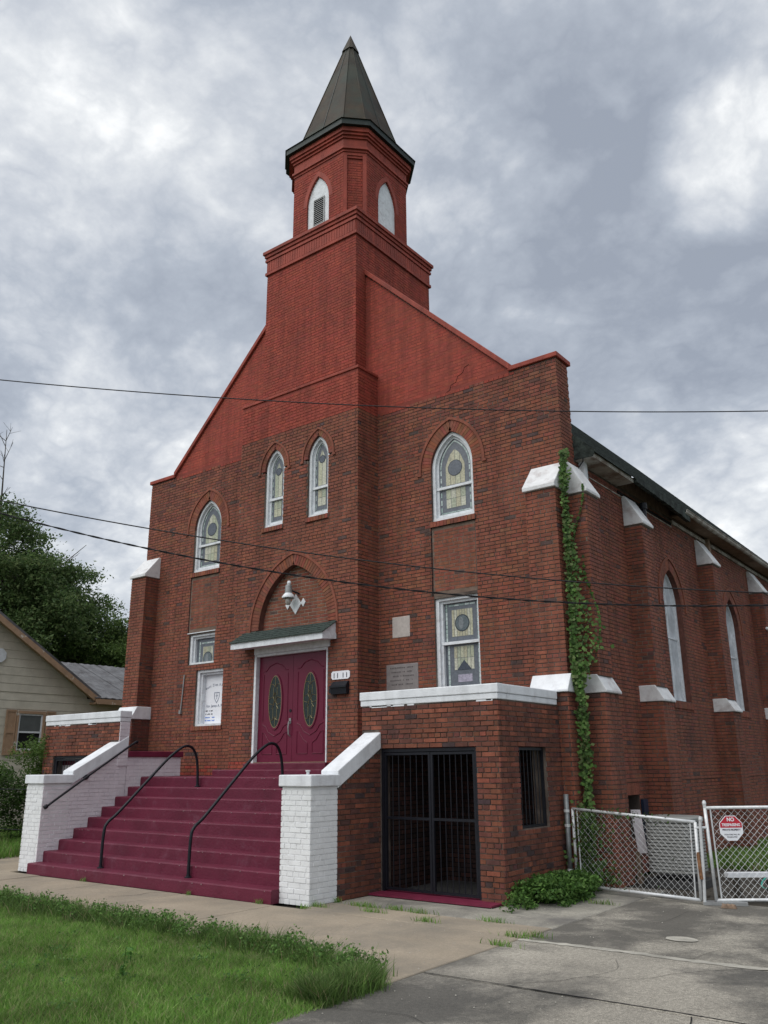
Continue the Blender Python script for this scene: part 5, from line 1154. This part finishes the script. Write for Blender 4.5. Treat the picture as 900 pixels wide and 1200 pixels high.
# ================================================================== CHAIN LINK GATES
def chain_gate(name, A, B, zb, zt, label, lean=(0, 0), mesh=.088):
    A = Vector((*A, 0)); B = Vector((*B, 0)); L = (B-A).length; u = (B-A).normalized(); n = Vector((u.y, -u.x, 0))
    t = thing(name, label, 'gate', (A.x, A.y, 0), 'chain link gates')
    zA0, zA1, zB0, zB1 = zb[0], zt[0], zb[1], zt[1]
    def P(s, k, d=0):   # s along, k 0..1 height
        z0 = zA0+(zB0-zA0)*s/L; z1 = zA1+(zB1-zA1)*s/L; return A+u*(s+lean[0]*(1-s/L)*k+lean[1]*s/L*k)+n*d+Vector((0, 0, z0+(z1-z0)*k))
    fr_ = MB()
    for a, b in (((0, 0), (0, 1)), ((L, 0), (L, 1)), ((0, 1), (L, 1)), ((0, 0), (L, 0))): fr_.tube([P(*a), P(*b)], .021, 10)
    fr_.build('gate_frame', GALV, t, smooth=True)
    MB().tube([P(.07, .02), P(.07, .98)], .010, 6).tube([P(L-.07, .02), P(L-.07, .98)], .010, 6).build('tension_bar', GALV, t)
    w = MB(); H_ = ((zA1-zA0)+(zB1-zB0))/2; nz = H_/mesh; r = .0021
    k0 = -int(H_/mesh)-1
    for k in range(k0, int(L/mesh)+1):
        for sgn in (1, -1):
            # line s = k*mesh + sgn*(h)
            s0 = k*mesh if sgn > 0 else k*mesh+H_; pts = []
            h0, h1 = 0, H_; sa = s0; sb = s0+sgn*H_
            t0, t1 = 0., 1.
            lo, hi = .07, L-.07
            ds = sb-sa
            ta, tb = (lo-sa)/ds, (hi-sa)/ds
            if ta > tb: ta, tb = tb, ta
            t0, t1 = max(0, ta), min(1, tb)
            if t1-t0 < .02: continue
            m_ = max(2, int((t1-t0)*H_/mesh*2))
            for i in range(m_+1):
                tt = t0+(t1-t0)*i/m_; pts.append(P(sa+ds*tt, tt, .004*(1 if (i+(sgn > 0)) % 2 else -1)))
            w.tube(pts, r, 3, caps=False)
    w.build('wire_mesh', GALV, t)
    return t, P, L, n, u
post = thing('fence_post', 'dull grey steel gate post against the brick corner', 'post', (5.55, -.62, 0)); MB().tube([(5.57, -.60, -.03), (5.58, -.60, 1.30)], .036, 12).build('post_pipe', GALD, post, smooth=True)
for z in (.25, .85, 1.05): MB().lathe((5.575, -.60, z), [(.042, 0), (.042, .04)], 12).build('hinge_band', GALV, post)
g1, P1, L1, n1, u1 = chain_gate('chain_link_gate', (5.67, -.60), (7.46, -.80), (.08, .05), (1.10, .985), 'left chain link gate leaf overgrown by vine in front of the grey condenser', lean=(.0, .03))
MB().tube([(7.50, -.80, -.02), (7.53, -.80, .42), (7.55, -.80, .95), (7.56, -.80, 1.02)], .02, 8).lathe((7.56, -.80, 1.02), [(.0, .04), (.02, .03), (.027, 0), (.02, -.03), (0, -.04)], 10).build('latch_post', GALV, g1)
MB().tube([(7.48, -.80, .62), (7.50, -.82, .30)], .024, 8).build('rusty_sleeve', mk('rust', (.20, .10, .05), .8, .4, 20), g1)
d2 = Vector((.77, .64, 0)).normalized(); A2 = Vector((7.62, -.70, 0)); B2 = A2+d2*2.6
g2, P2, L2_, n2, u2 = chain_gate('chain_link_gate', A2[:2], B2[:2], (.05, .03), (1.16, 1.16), 'right chain link gate leaf carrying the red and white octagonal sign', lean=(-.02, 0))
MB().tube([P2(-.0, 1.0), P2(-.0, 1.05)], .022, 8).lathe(P2(0, 1.05), [(.0, .04), (.02, .03), (.027, 0), (.02, -.03), (0, -.04)], 10).tube([P2(-.01, .78), P2(-.16, .78)], .018, 8).build('latch', GALV, g2)
for x, lab in ((10.0, 0),): MB().tube([B2+Vector((0, 0, -.05)), B2+Vector((0, 0, 1.3))], .036, 12).build('hinge_post', GALD, g2)
# octagonal sign
ns = n2; sc_ = P2(.30, .775, .03); fs = Fr((sc_.x, sc_.y, 0), u2, ns); zc = sc_.z; us0 = 0.
sg_ = thing('warning_sign', 'octagonal red and white no trespassing sign on the right chain link gate', 'sign', tuple(sc_))
R8 = .165; oc = lambda r: [(r*math.cos(PI/8+i*PI/4), zc+r*math.sin(PI/8+i*PI/4)) for i in range(8)]
MB().prism([fs.p(u, z, 0) for u, z in oc(R8)], ns*.004).build('sign_plate', WHS, sg_)
rp = [(u, z) for u, z in oc(R8*.94) if z > zc-.01]; yy = zc+.005; r9 = R8*.94
pts = [(r9*math.cos(PI/8), yy)]+[(r9*math.cos(a), zc+r9*math.sin(a)) for a in (PI/8, 3*PI/8, 5*PI/8, 7*PI/8)]+[(-r9*math.cos(PI/8), yy)]
MB().prism([fs.p(u, z, .0042) for u, z in pts], ns*.001).build('sign_red_half', REDS, sg_)
text(sg_, 'NO', fs, 0, zc+.085, .062, WHS, .0065, 'CENTER', bold=.002); text(sg_, 'TRESPASSING', fs, 0, zc+.025, .047, WHS, .0065, 'CENTER', sx=.86, bold=.0015)
text(sg_, 'PRIVATE PROPERTY', fs, 0, zc-.030, .030, BLK, .0055, 'CENTER', sx=.9, bold=.0006); text(sg_, 'VIOLATORS WILL BE', fs, 0, zc-.085, .022, BLK, .0055, 'CENTER'); text(sg_, 'PROSECUTED', fs, 0, zc-.115, .022, BLK, .0055, 'CENTER')
# vine on the gate
vl = []
for k in range(420):
    s = abs(rng.normal(0, .42)); vl.append(P1(min(s, 1.7), min(1.02, max(.05, 1-abs(rng.normal(0, .45)))), rng.normal(0, .03)))
for k in range(170): vl.append(P1(rng.uniform(.05, 1.45), 1.0, rng.normal(0, .02))+Vector((0, 0, rng.normal(.0, .035))))
for k in range(200): vl.append(P1(abs(rng.normal(.15, .1)), rng.uniform(0, 1), rng.normal(0, .03)))
for k in range(160): vl.append(P1(rng.normal(.55, .12), rng.uniform(0, .3), rng.normal(0, .03)))
gv = leaf_mesh('gate_vine', np.array([tuple(v) for v in vl]), .020, [(.04, .075, .022), (.055, .10, .03), (.07, .08, .03), (.09, .16, .04)], 'thin vine tangled through the left chain link gate', 'vine', kind=None)

# ---- things in the yard behind the gates
ac = thing('air_conditioner', 'grey ribbed rounded outdoor condenser unit behind the left gate', 'air conditioner', (6.62, .93, 0))
def rrect(cx, cy, hx, hy, r, n=5):
    L = []
    for (sx, sy, a0) in ((1, 1, 0), (-1, 1, PI/2), (-1, -1, PI), (1, -1, 1.5*PI)):
        for i in range(n+1): a = a0+PI/2*i/n; L.append((cx+sx*(hx-r)+r*math.cos(a), cy+sy*(hy-r)+r*math.sin(a)))
    return L
cx_, cy_ = 6.55, 1.05; m = MB()
def loft(m_, rings):
    b = m_.pts([p for r in rings for p in r]); n = len(rings[0])
    for i in range(len(rings)-1):
        for j in range(n): k = (j+1) % n; m_.f.append((b+i*n+j, b+i*n+k, b+(i+1)*n+k, b+(i+1)*n+j))
    m_.f.append(tuple(b+(len(rings)-1)*n+j for j in range(n)))
loft(m, [[(x, y, z) for x, y in rrect(cx_, cy_, hx, hx, .14)] for hx, z in ((.33, .15), (.33, .87))]); m.build('coil_core', mk('dark_coil', (.15, .155, .15), .6), ac)
for k in range(15):
    z = .17+k*.046; m = MB(); rg_ = [[(x, y, z+dz) for x, y in rrect(cx_, cy_, h, h, .15)] for h, dz in ((.335, 0), (.365, .004), (.362, .034), (.34, .04))]; loft(m, rg_); m.build('louvre', ACM, ac)
m = MB(); loft(m, [[(x, y, z) for x, y in rrect(cx_, cy_, h, h, .15)] for h, z in ((.34, .86), (.37, .87), (.37, .93), (.33, .95))]); m.build('top_cover', ACM, ac)
m = MB(); loft(m, [[(x, y, z) for x, y in rrect(cx_, cy_, h, h, .1)] for h, z in ((.42, -.04), (.42, .06))]); m.build('pad', mk('dark_pad', (.05, .05, .05), .9), ac)
wb = thing('leaning_board', 'pale weathered board leaning on the wall left of the condenser', 'board', (6.1, .6, 0)); m = MB(); m.hexa([(5.98, .95, .40), (6.10, 1.02, .40), (6.12, .98, .40), (6.0, .91, .40), (5.93, .90, 1.03), (6.06, .97, 1.03), (6.08, .93, 1.03), (5.95, .86, 1.03)]); m.build('plank', LV, wb)
MB().box(5.95, .9, -.04, 6.02, .98, .42).build('prop_block', WOOD, wb)
nb = thing('blue_panel', 'dark blue panel standing against the basement opening', 'panel', (5.7, 1.75, 0)); MB().box(5.66, 2.05, .3, 5.71, 2.25, 1.14).build('panel_sheet', NAVY, nb)
pl = thing('white_plank', 'white plank lying across blocks behind the right gate', 'plank', (7.5, .6, 0))
pa = Vector((7.68, -.30, 0)); pu = Vector((.80, .60, 0)).normalized(); pn = Vector((-.6, .8, 0)); m = MB(); q = [pa, pa+pu*.62, pa+pu*.62+pn*.14, pa+pn*.14]; m.hexa([(*p[:2], .28) for p in q]+[(*p[:2], .335) for p in q]); m.build('board', CW, pl)
for k in (.06, .5): q0 = pa+pu*k+pn*.03; MB().box(q0.x, q0.y, -.04, q0.x+.07, q0.y+.07, .28).build('block', SOIL, pl)
hs = thing('garden_hoop', 'thin teal garden hose loop lying behind the right gate', 'hose', (8.35, .35, 0)); MB().tube([(8.45+.55*math.cos(a), .42+.42*math.sin(a), .17+.05*math.sin(a*3)) for a in np.linspace(0, 2*PI, 40)], .011, 6).build('hose_loop', TEAL, hs)
tr = thing('pale_threshold_board', 'thin pale board lying on the ground between the two gate leaves', 'board', (7.6, -.75, 0)); m = MB(); q = [(7.50, -.84), (7.98, -.62), (7.94, -.50), (7.49, -.64)]; m.hexa([(*p, .0) for p in q]+[(*p, .035) for p in q]); m.build('plank', MET, tr)
rk = thing('rubble_lump', 'small lump of broken wood on the ground below the gate gap', 'debris', (7.78, -.9, 0))
for k in range(3): x, y = 7.74+k*.05, -.93+random.uniform(-.03, .03); m = MB(); m.hexa([(x, y, 0), (x+.08, y+.01, 0), (x+.07, y+.07, 0), (x, y+.06, 0), (x+.01, y+.01, .03), (x+.07, y+.01, .05), (x+.06, y+.06, .04), (x+.01, y+.05, .05)]); m.build('fragment', WOOD, rk)
dm = MB()
for k in range(260):
    x, y, s = rng.uniform(5.8, 9.3), rng.uniform(-.4, 3.2), rng.uniform(.01, .04); dm.box(x, y, -.045, x+s, y+s*1.3, -.045+s*.6)
o = dm.build('yard_rubble', SOIL, None, kind='stuff'); tag(o, 'dark loose rubble on the yard soil behind the gates', 'rubble')
pk = MB(); pk.cc = (1, 1, 1)
for k in range(420):
    x, y, s = rng.uniform(4.0, 9.8), rng.uniform(-8.5, -1.0), rng.uniform(.004, .012); pk.hexa([(x, y, .002), (x+s, y, .002), (x+s, y+s, .002), (x, y+s, .002), (x+s*.2, y+s*.2, .002+s*.5), (x+s*.8, y+s*.2, .002+s*.5), (x+s*.8, y+s*.8, .002+s*.5), (x+s*.2, y+s*.8, .002+s*.5)])
o = pk.build('driveway_grit', DRL, None, kind='stuff'); tag(o, 'small pebbles and grit on the driveway', 'grit')

# ================================================================== NEIGHBOUR HOUSE
XH = -13.0
hs_ = thing('neighbour_house', 'single storey cream sided house with tan shutters and rusty tin roof left of the church', 'house', (XH, 1, 0))
RY, RZ = -.8, 6.64; rk_ = lambda y: RZ-abs(y-RY)*(6.013-4.0)/(3.55-.298)
EVY = 3.50; EVZ = rk_(EVY)
body = MB(); body.prism([(XH, -5.1, 0), (XH, EVY, 0), (XH, EVY, EVZ), (XH, RY, RZ-.05), (XH, -5.1, EVZ)], (-9, 0, 0)); body.box(XH-8, EVY, 0, XH-.002, 14, 3.85); body.build('house_wall', SID, hs_)
bh = .245
for k in range(1, 28):
    z0 = k*bh; z1 = z0+bh; zt_ = z1
    if z0 > RZ-.1: break
    def yr(z): return min(EVY, RY+(RZ-z)/((6.013-4.0)/(3.55-.298)))
    ya0, yb0 = max(-5.1, 2*RY-yr(z0)), (yr(z0) if z0 > 3.8 else 14.0); ya1, yb1 = max(-5.1, 2*RY-yr(z1)), (yr(z1) if z1 > 3.85 else (14.0 if z0 <= 3.8 and z1 <= 3.85 else yr(z1)))
    if z0 < 3.85 < z1: yb1 = yb0 = 14.0; z1 = 3.85; ya1 = -5.1
    wins = [(1.19, 2.07)]
    segs = [(ya0, yb0, ya1, yb1)]
    if z1 > 2.25 and z0 < 3.34: segs = [(ya0, 1.17, ya1, 1.17), (2.09, yb0, 2.09, yb1)]
    for (p, q, r, s) in segs:
        if s-r < .05 and q-p < .05: continue
        m = MB(); m.hexa([(XH+.017, p, z0), (XH+.017, q, z0), (XH, q, z0), (XH, p, z0), (XH+.008, min(r, s), z1-.004), (XH+.008, max(s, r), z1-.004), (XH, s, z1-.004), (XH, r, z1-.004)]); m.build('siding_board', SID, hs_)
# window and shutters
wf_ = Fr((XH, 0, 0), (0, 1, 0), (1, 0, 0)); m = MB(); m.fbox(wf_, 1.17, 1.24, 2.22, 3.38, -.05, .06); m.fbox(wf_, 2.02, 2.09, 2.22, 3.38, -.05, .06); m.fbox(wf_, 1.24, 2.02, 3.30, 3.38, -.05, .06); m.fbox(wf_, 1.15, 2.11, 2.15, 2.22, -.05, .09); ho = m.build('window', TAN, hs_)
m = MB(); m.fbox(wf_, 1.24, 1.29, 2.24, 3.30, -.03, .03); m.fbox(wf_, 1.97, 2.02, 2.24, 3.30, -.03, .03); m.fbox(wf_, 1.29, 1.97, 3.25, 3.30, -.03, .03); m.fbox(wf_, 1.29, 1.97, 2.24, 2.29, -.03, .03); m.fbox(wf_, 1.29, 1.97, 2.74, 2.79, -.03, .035); m.build('sash', WF, ho)
MB().fbox(wf_, 1.26, 2.0, 2.26, 3.28, -.04, .012).build('pane', BK, ho)
MB().fbox(wf_, 1.29, 1.97, 2.79, 3.25, .013, .018).build('blind', mk('blind', (.10, .11, .11), .7), ho)
for a in (.83, 2.12):
    m = MB(); m.fbox(wf_, a, a+.32, 2.10, 3.40, .03, .045); m.fbox(wf_, a, a+.05, 2.10, 3.40, .045, .06); m.fbox(wf_, a+.27, a+.32, 2.10, 3.40, .045, .06)
    for z in (2.10, 2.72, 3.34): m.fbox(wf_, a+.05, a+.27, z, z+.06, .045, .061)
    m.build('shutter', TAN, hs_)
# octagonal gable vent
m = MB(); m.prism([wf_.p(.40+.22*math.cos(PI/8+i*PI/4), 4.95+.22*math.sin(PI/8+i*PI/4), .03) for i in range(8)], (.03, 0, 0)); m.build('gable_vent', WF, hs_)
# roofs
m = MB(); sl_ = (6.013-4.0)/(3.55-.298)
for s in (1, -1):
    ye = RY+s*(EVY+.28-RY); ze = rk_(EVY+.28)
    P = [(XH+.35, RY, RZ+.02), (XH+.35, ye, ze+.02), (XH-9.3, ye, ze+.02), (XH-9.3, RY, RZ+.02)]
    if s < 0: P = P[::-1]
    m.prism(P, (0, 0, .10)) if False else m.hexa([*P, *[(p[0], p[1], p[2]+.10) for p in P]])
m.build('gable_roof', TIN, hs_)
m = MB()
for s in (1, -1):
    ye = RY+s*(EVY+.28-RY); ze = rk_(EVY+.28)
    m.hexa([(XH+.30, RY, RZ-.16), (XH+.36, RY, RZ-.16), (XH+.36, ye, ze-.16), (XH+.30, ye, ze-.16), (XH+.30, RY, RZ+.03), (XH+.36, RY, RZ+.03), (XH+.36, ye, ze+.03), (XH+.30, ye, ze+.03)])
    m.hexa([(XH+.02, RY, RZ-.06), (XH+.30, RY, RZ-.06), (XH+.30, ye, ze-.06), (XH+.02, ye, ze-.06), (XH+.02, RY, RZ-.01), (XH+.30, RY, RZ-.01), (XH+.30, ye, ze-.01), (XH+.02, ye, ze-.01)])
m.build('rake_board', TAN, hs_)
rw = MB(); 
for k in range(14):   # rear wing tin sheets, laid side by side
    y0 = EVY+.05+k*.78; y1 = y0+.77; zr_ = 5.35; m = MB(); dz = random.uniform(0, .02)
    nrib = 6; P = []
    for i in range(nrib+1):
        y = y0+(y1-y0)*i/nrib; h = (.02 if i % 2 else 0)+dz; P.append([(XH+.40, y, 3.86+h), (XH-3.2, y, zr_+h)])
    b = m.pts([p for q in P for p in q]+[(p[0], p[1], p[2]-.03) for q in P for p in q]); n_ = 2*(nrib+1)
    for i in range(nrib): m.f += [(b+2*i, b+2*i+2, b+2*i+3, b+2*i+1), (b+n_+2*i+1, b+n_+2*i+3, b+n_+2*i+2, b+n_+2*i), (b+2*i, b+n_+2*i, b+n_+2*i+2, b+2*i+2)]
    m.build('tin_sheet', TIN, hs_)
MB().hexa([(XH-3.2, EVY-1, 5.30), (XH-3.1, 14.2, 5.30), (XH-7, 14.2, 3.6), (XH-7, EVY-1, 3.6), (XH-3.2, EVY-1, 5.36), (XH-3.2, 14.2, 5.36), (XH-7, 14.2, 3.66), (XH-7, EVY-1, 3.66)]).build('rear_roof', TIN, hs_)
MB().box(XH-.002, EVY+.1, 3.68, XH+.40, 14.2, 3.74).box(XH+.36, EVY+.1, 3.68, XH+.41, 14.2, 3.84).build('eave_board', TAN, hs_)

# ================================================================== PLANTS AND TREES
hc = []
for k in range(300): y = rng.uniform(-2.6, 1.8); hc.append((-8.6+rng.normal(0, .25)+y*.05, y, rng.uniform(.1, 1.75)+.12*math.sin(y*3)))
hd = leafy('overgrown_hedge', hc, (.28, .28, .28), 70, .035, [(.05, .10, .025), (.07, .13, .035), (.09, .16, .045), (.055, .10, .03)], 'dark overgrown hedge along the fence left of the steps', 'hedge', kind='stuff')
vc = [(-5.35-abs(rng.normal(0, .5)), -2.0+rng.normal(0, .25), 1.95+rng.uniform(-.5, .45)*math.exp(-abs(k-60)/120)) for k in range(130)]
leafy('climbing_vine', vc, (.16, .16, .14), 46, .028, [(.08, .14, .03), (.10, .17, .04), (.06, .11, .025)], 'light green creeper spilling over the left brick enclosure', 'vine')
blades('side_yard_grass', scatter(40000, -12.5, -5.7, -3.3, 3.5, -.05), .12, .32, .010, GC, .8, 'rough grass in the side yard between the house and the steps')
fn = thing('low_fence', 'low wire fence with dark posts in front of the hedge left of the steps', 'fence', (-6, -2.6, 0))
for k in range(5): MB().tube([(-5.6-k*1.6, -2.35-k*.1, -.05), (-5.6-k*1.6, -2.35-k*.1, 1.35)], .022, 8).build('post', IR, fn)
for z in (.5, 1.3): MB().tube([(-5.6, -2.35, z), (-12.0, -2.75, z)], .008, 5).build('rail_wire', IR, fn)

def tree(name, base, height, trunk_r, crown_c, crown_r, seeds, nclump, nleaf, leaf, cols, label, bare=0, group='background trees', clump_r=.9):
    """trunk and limbs that reach clumps of leaves spread through the crown's volume"""
    t = thing(name, label, 'tree', base, group); B = Vector(base); cc = Vector(crown_c); R_ = Vector(crown_r)
    rs = np.random.default_rng(seeds); m = MB(); top = cc+Vector((0, 0, R_.z*.45))
    tr_ = smooth_path([B+Vector((0, 0, -.1)), B.lerp(top, .33)+Vector((rs.normal(0, .3), rs.normal(0, .3), 0)), B.lerp(top, .66)+Vector((rs.normal(0, .4), rs.normal(0, .4), 0)), top], 5)
    m.tube(tr_, [trunk_r*(1-.85*i/(len(tr_)-1)) for i in range(len(tr_))], 8); m.build('trunk', BARK, t)
    cl = []
    while len(cl) < nclump:
        d = rs.normal(0, 1, 3); d /= np.linalg.norm(d); q = rs.uniform(.25, 1)**.5; bump = .75+.35*math.sin(d[0]*5+seeds)*math.sin(d[1]*4+seeds*2)*math.cos(d[2]*5)
        cl.append(cc+Vector((d[0]*R_.x*q*bump, d[1]*R_.y*q*bump, d[2]*R_.z*q*bump)))
    lm = MB()
    for i, c in enumerate(cl):
        if i % 3 == 0:
            k = min(len(tr_)-1, max(2, int(len(tr_)*rs.uniform(.25, .9)))); s = tr_[k]; mid = s.lerp(c, .55)+Vector((0, 0, rs.uniform(-.2, .5))); lm.tube([s, mid, c], [trunk_r*.28, trunk_r*.14, trunk_r*.04], 5, caps=False)
    for i in range(bare):
        s = tr_[int(len(tr_)*rs.uniform(.5, .95))]; d = Vector((rs.normal(0, .5), rs.normal(.3, .6), rs.uniform(.7, 1.2))).normalized(); ln = rs.uniform(2.5, 4.5)+R_.z*.5
        e = s+d*ln; lm.tube([s, s.lerp(e, .5)+Vector((0, 0, .2)), e], [.07, .045, .012], 4, caps=False)
        for k in range(9):
            f = rs.uniform(.45, .98); p = s.lerp(e, f); dd = (d+Vector(rs.normal(0, .55, 3))).normalized(); e2 = p+dd*rs.uniform(.5, 1.5); lm.tube([p, e2], [.022, .007], 3, caps=False)
            for _ in range(3): p2 = p.lerp(e2, rs.uniform(.3, .9)); lm.tube([p2, p2+(dd+Vector(rs.normal(0, .6, 3))).normalized()*rs.uniform(.2, .6)], [.011, .005], 3, caps=False)
    lm.build('limbs', BARK, t)
    per = nleaf//nclump; P = []
    for c in cl:
        sub = rs.normal(0, 1, (4, 3))*clump_r*.45; k = rs.integers(0, 4, per); off = rs.normal(0, 1, (per, 3))*clump_r*np.array([.30, .30, .17]); P.append(np.array(c)+sub[k]*np.array([1, 1, .6])+off)
    leaf_mesh('crown', np.concatenate(P), leaf, cols, kind='stuff', parent=t, flat=.5, up=.2)
DK = [(.06, .11, .036), (.08, .135, .044), (.105, .165, .055), (.15, .20, .08)]
LT = [(.09, .155, .042), (.12, .19, .05), (.07, .125, .035), (.15, .22, .065)]
tree('dark_tree', (-28, 8.0, 0), 13, .45, (-28, 7.6, 9.2), (5.2, 6.2, 6.0), 3, 105, 105000, .085, DK, 'tall dark tree with a few bare upper branches behind the cream house', bare=2, clump_r=1.25)
tree('dark_tree', (-33, 1.5, 0), 13, .45, (-33, 1.5, 9), (5, 5, 6.2), 5, 80, 50000, .10, DK, 'dark tree at the far left edge behind the cream house', bare=5, clump_r=1.3)
tree('light_tree', (-24, 15.5, 0), 8, .28, (-24, 15.2, 7.0), (3.6, 4.6, 3.0), 7, 70, 50000, .075, LT, 'lower yellow green tree just left of the church wall', clump_r=1.0)
tree('light_tree', (-27, 12.0, 0), 8, .28, (-27, 12.3, 7.6), (3, 3.0, 3.6), 9, 50, 34000, .08, LT+DK, 'mid green tree between the dark tree and the yellow green one', clump_r=1.1)
o = leafy('distant_wood', [(-44+rng.normal(0, 2), y, rng.uniform(1, 5.5)) for y in np.arange(-12, 45, .35)], (1.6, 1.6, 1.5), 150, .16, DK, 'distant line of dark woodland on the left horizon', 'woodland')

# ================================================================== OVERHEAD WIRES
P0 = CAM+Fh*10.5
def wpt(u, z): q = P0+Rv*u; return Vector((q.x, q.y, z))
for (c2, c1, c0, r, lab) in ((.00590920, -.0527112, 6.4016, .008, 'uppermost thin overhead wire crossing the red gable'), (.00865996, -.131143, 4.21538, .0085, 'middle overhead wire crossing below the upper windows'), (.01510204, -.1284279, 3.89609, .0125, 'lowest and thickest twisted overhead cable')):
    f_ = lambda u: c2*u*u+c1*u+c0
    t = thing('overhead_wire', lab, 'wire', tuple(wpt(-14, f_(-14))), 'overhead wires')
    pts = [wpt(u, f_(u)) for u in np.linspace(-14, 14, 90)]
    if r > .01:
        pts = [wpt(u, f_(u)) for u in np.linspace(-14, 14, 420)]
        for ph in (0, PI): MB().tube([p+Vector((0, 0, math.cos(i*.9+ph)*.007))+Fh*math.sin(i*.9+ph)*.007 for i, p in enumerate(pts)], r*.55, 5).build('cable_strand', WIRE, t)
    else: MB().tube(pts, r, 5).build('cable', WIRE, t)
for u, lab in ((-14.1, 'wooden utility pole off to the left carrying the wires'), (14.1, 'wooden utility pole off to the right carrying the wires')):
    q = wpt(u, 0); t = thing('utility_pole', lab, 'utility pole', tuple(q), 'utility poles'); MB().tube([q-Vector((0, 0, .3)), q+Vector((0, 0, 9.5))], [.16, .11], 12).build('pole', WOOD, t)
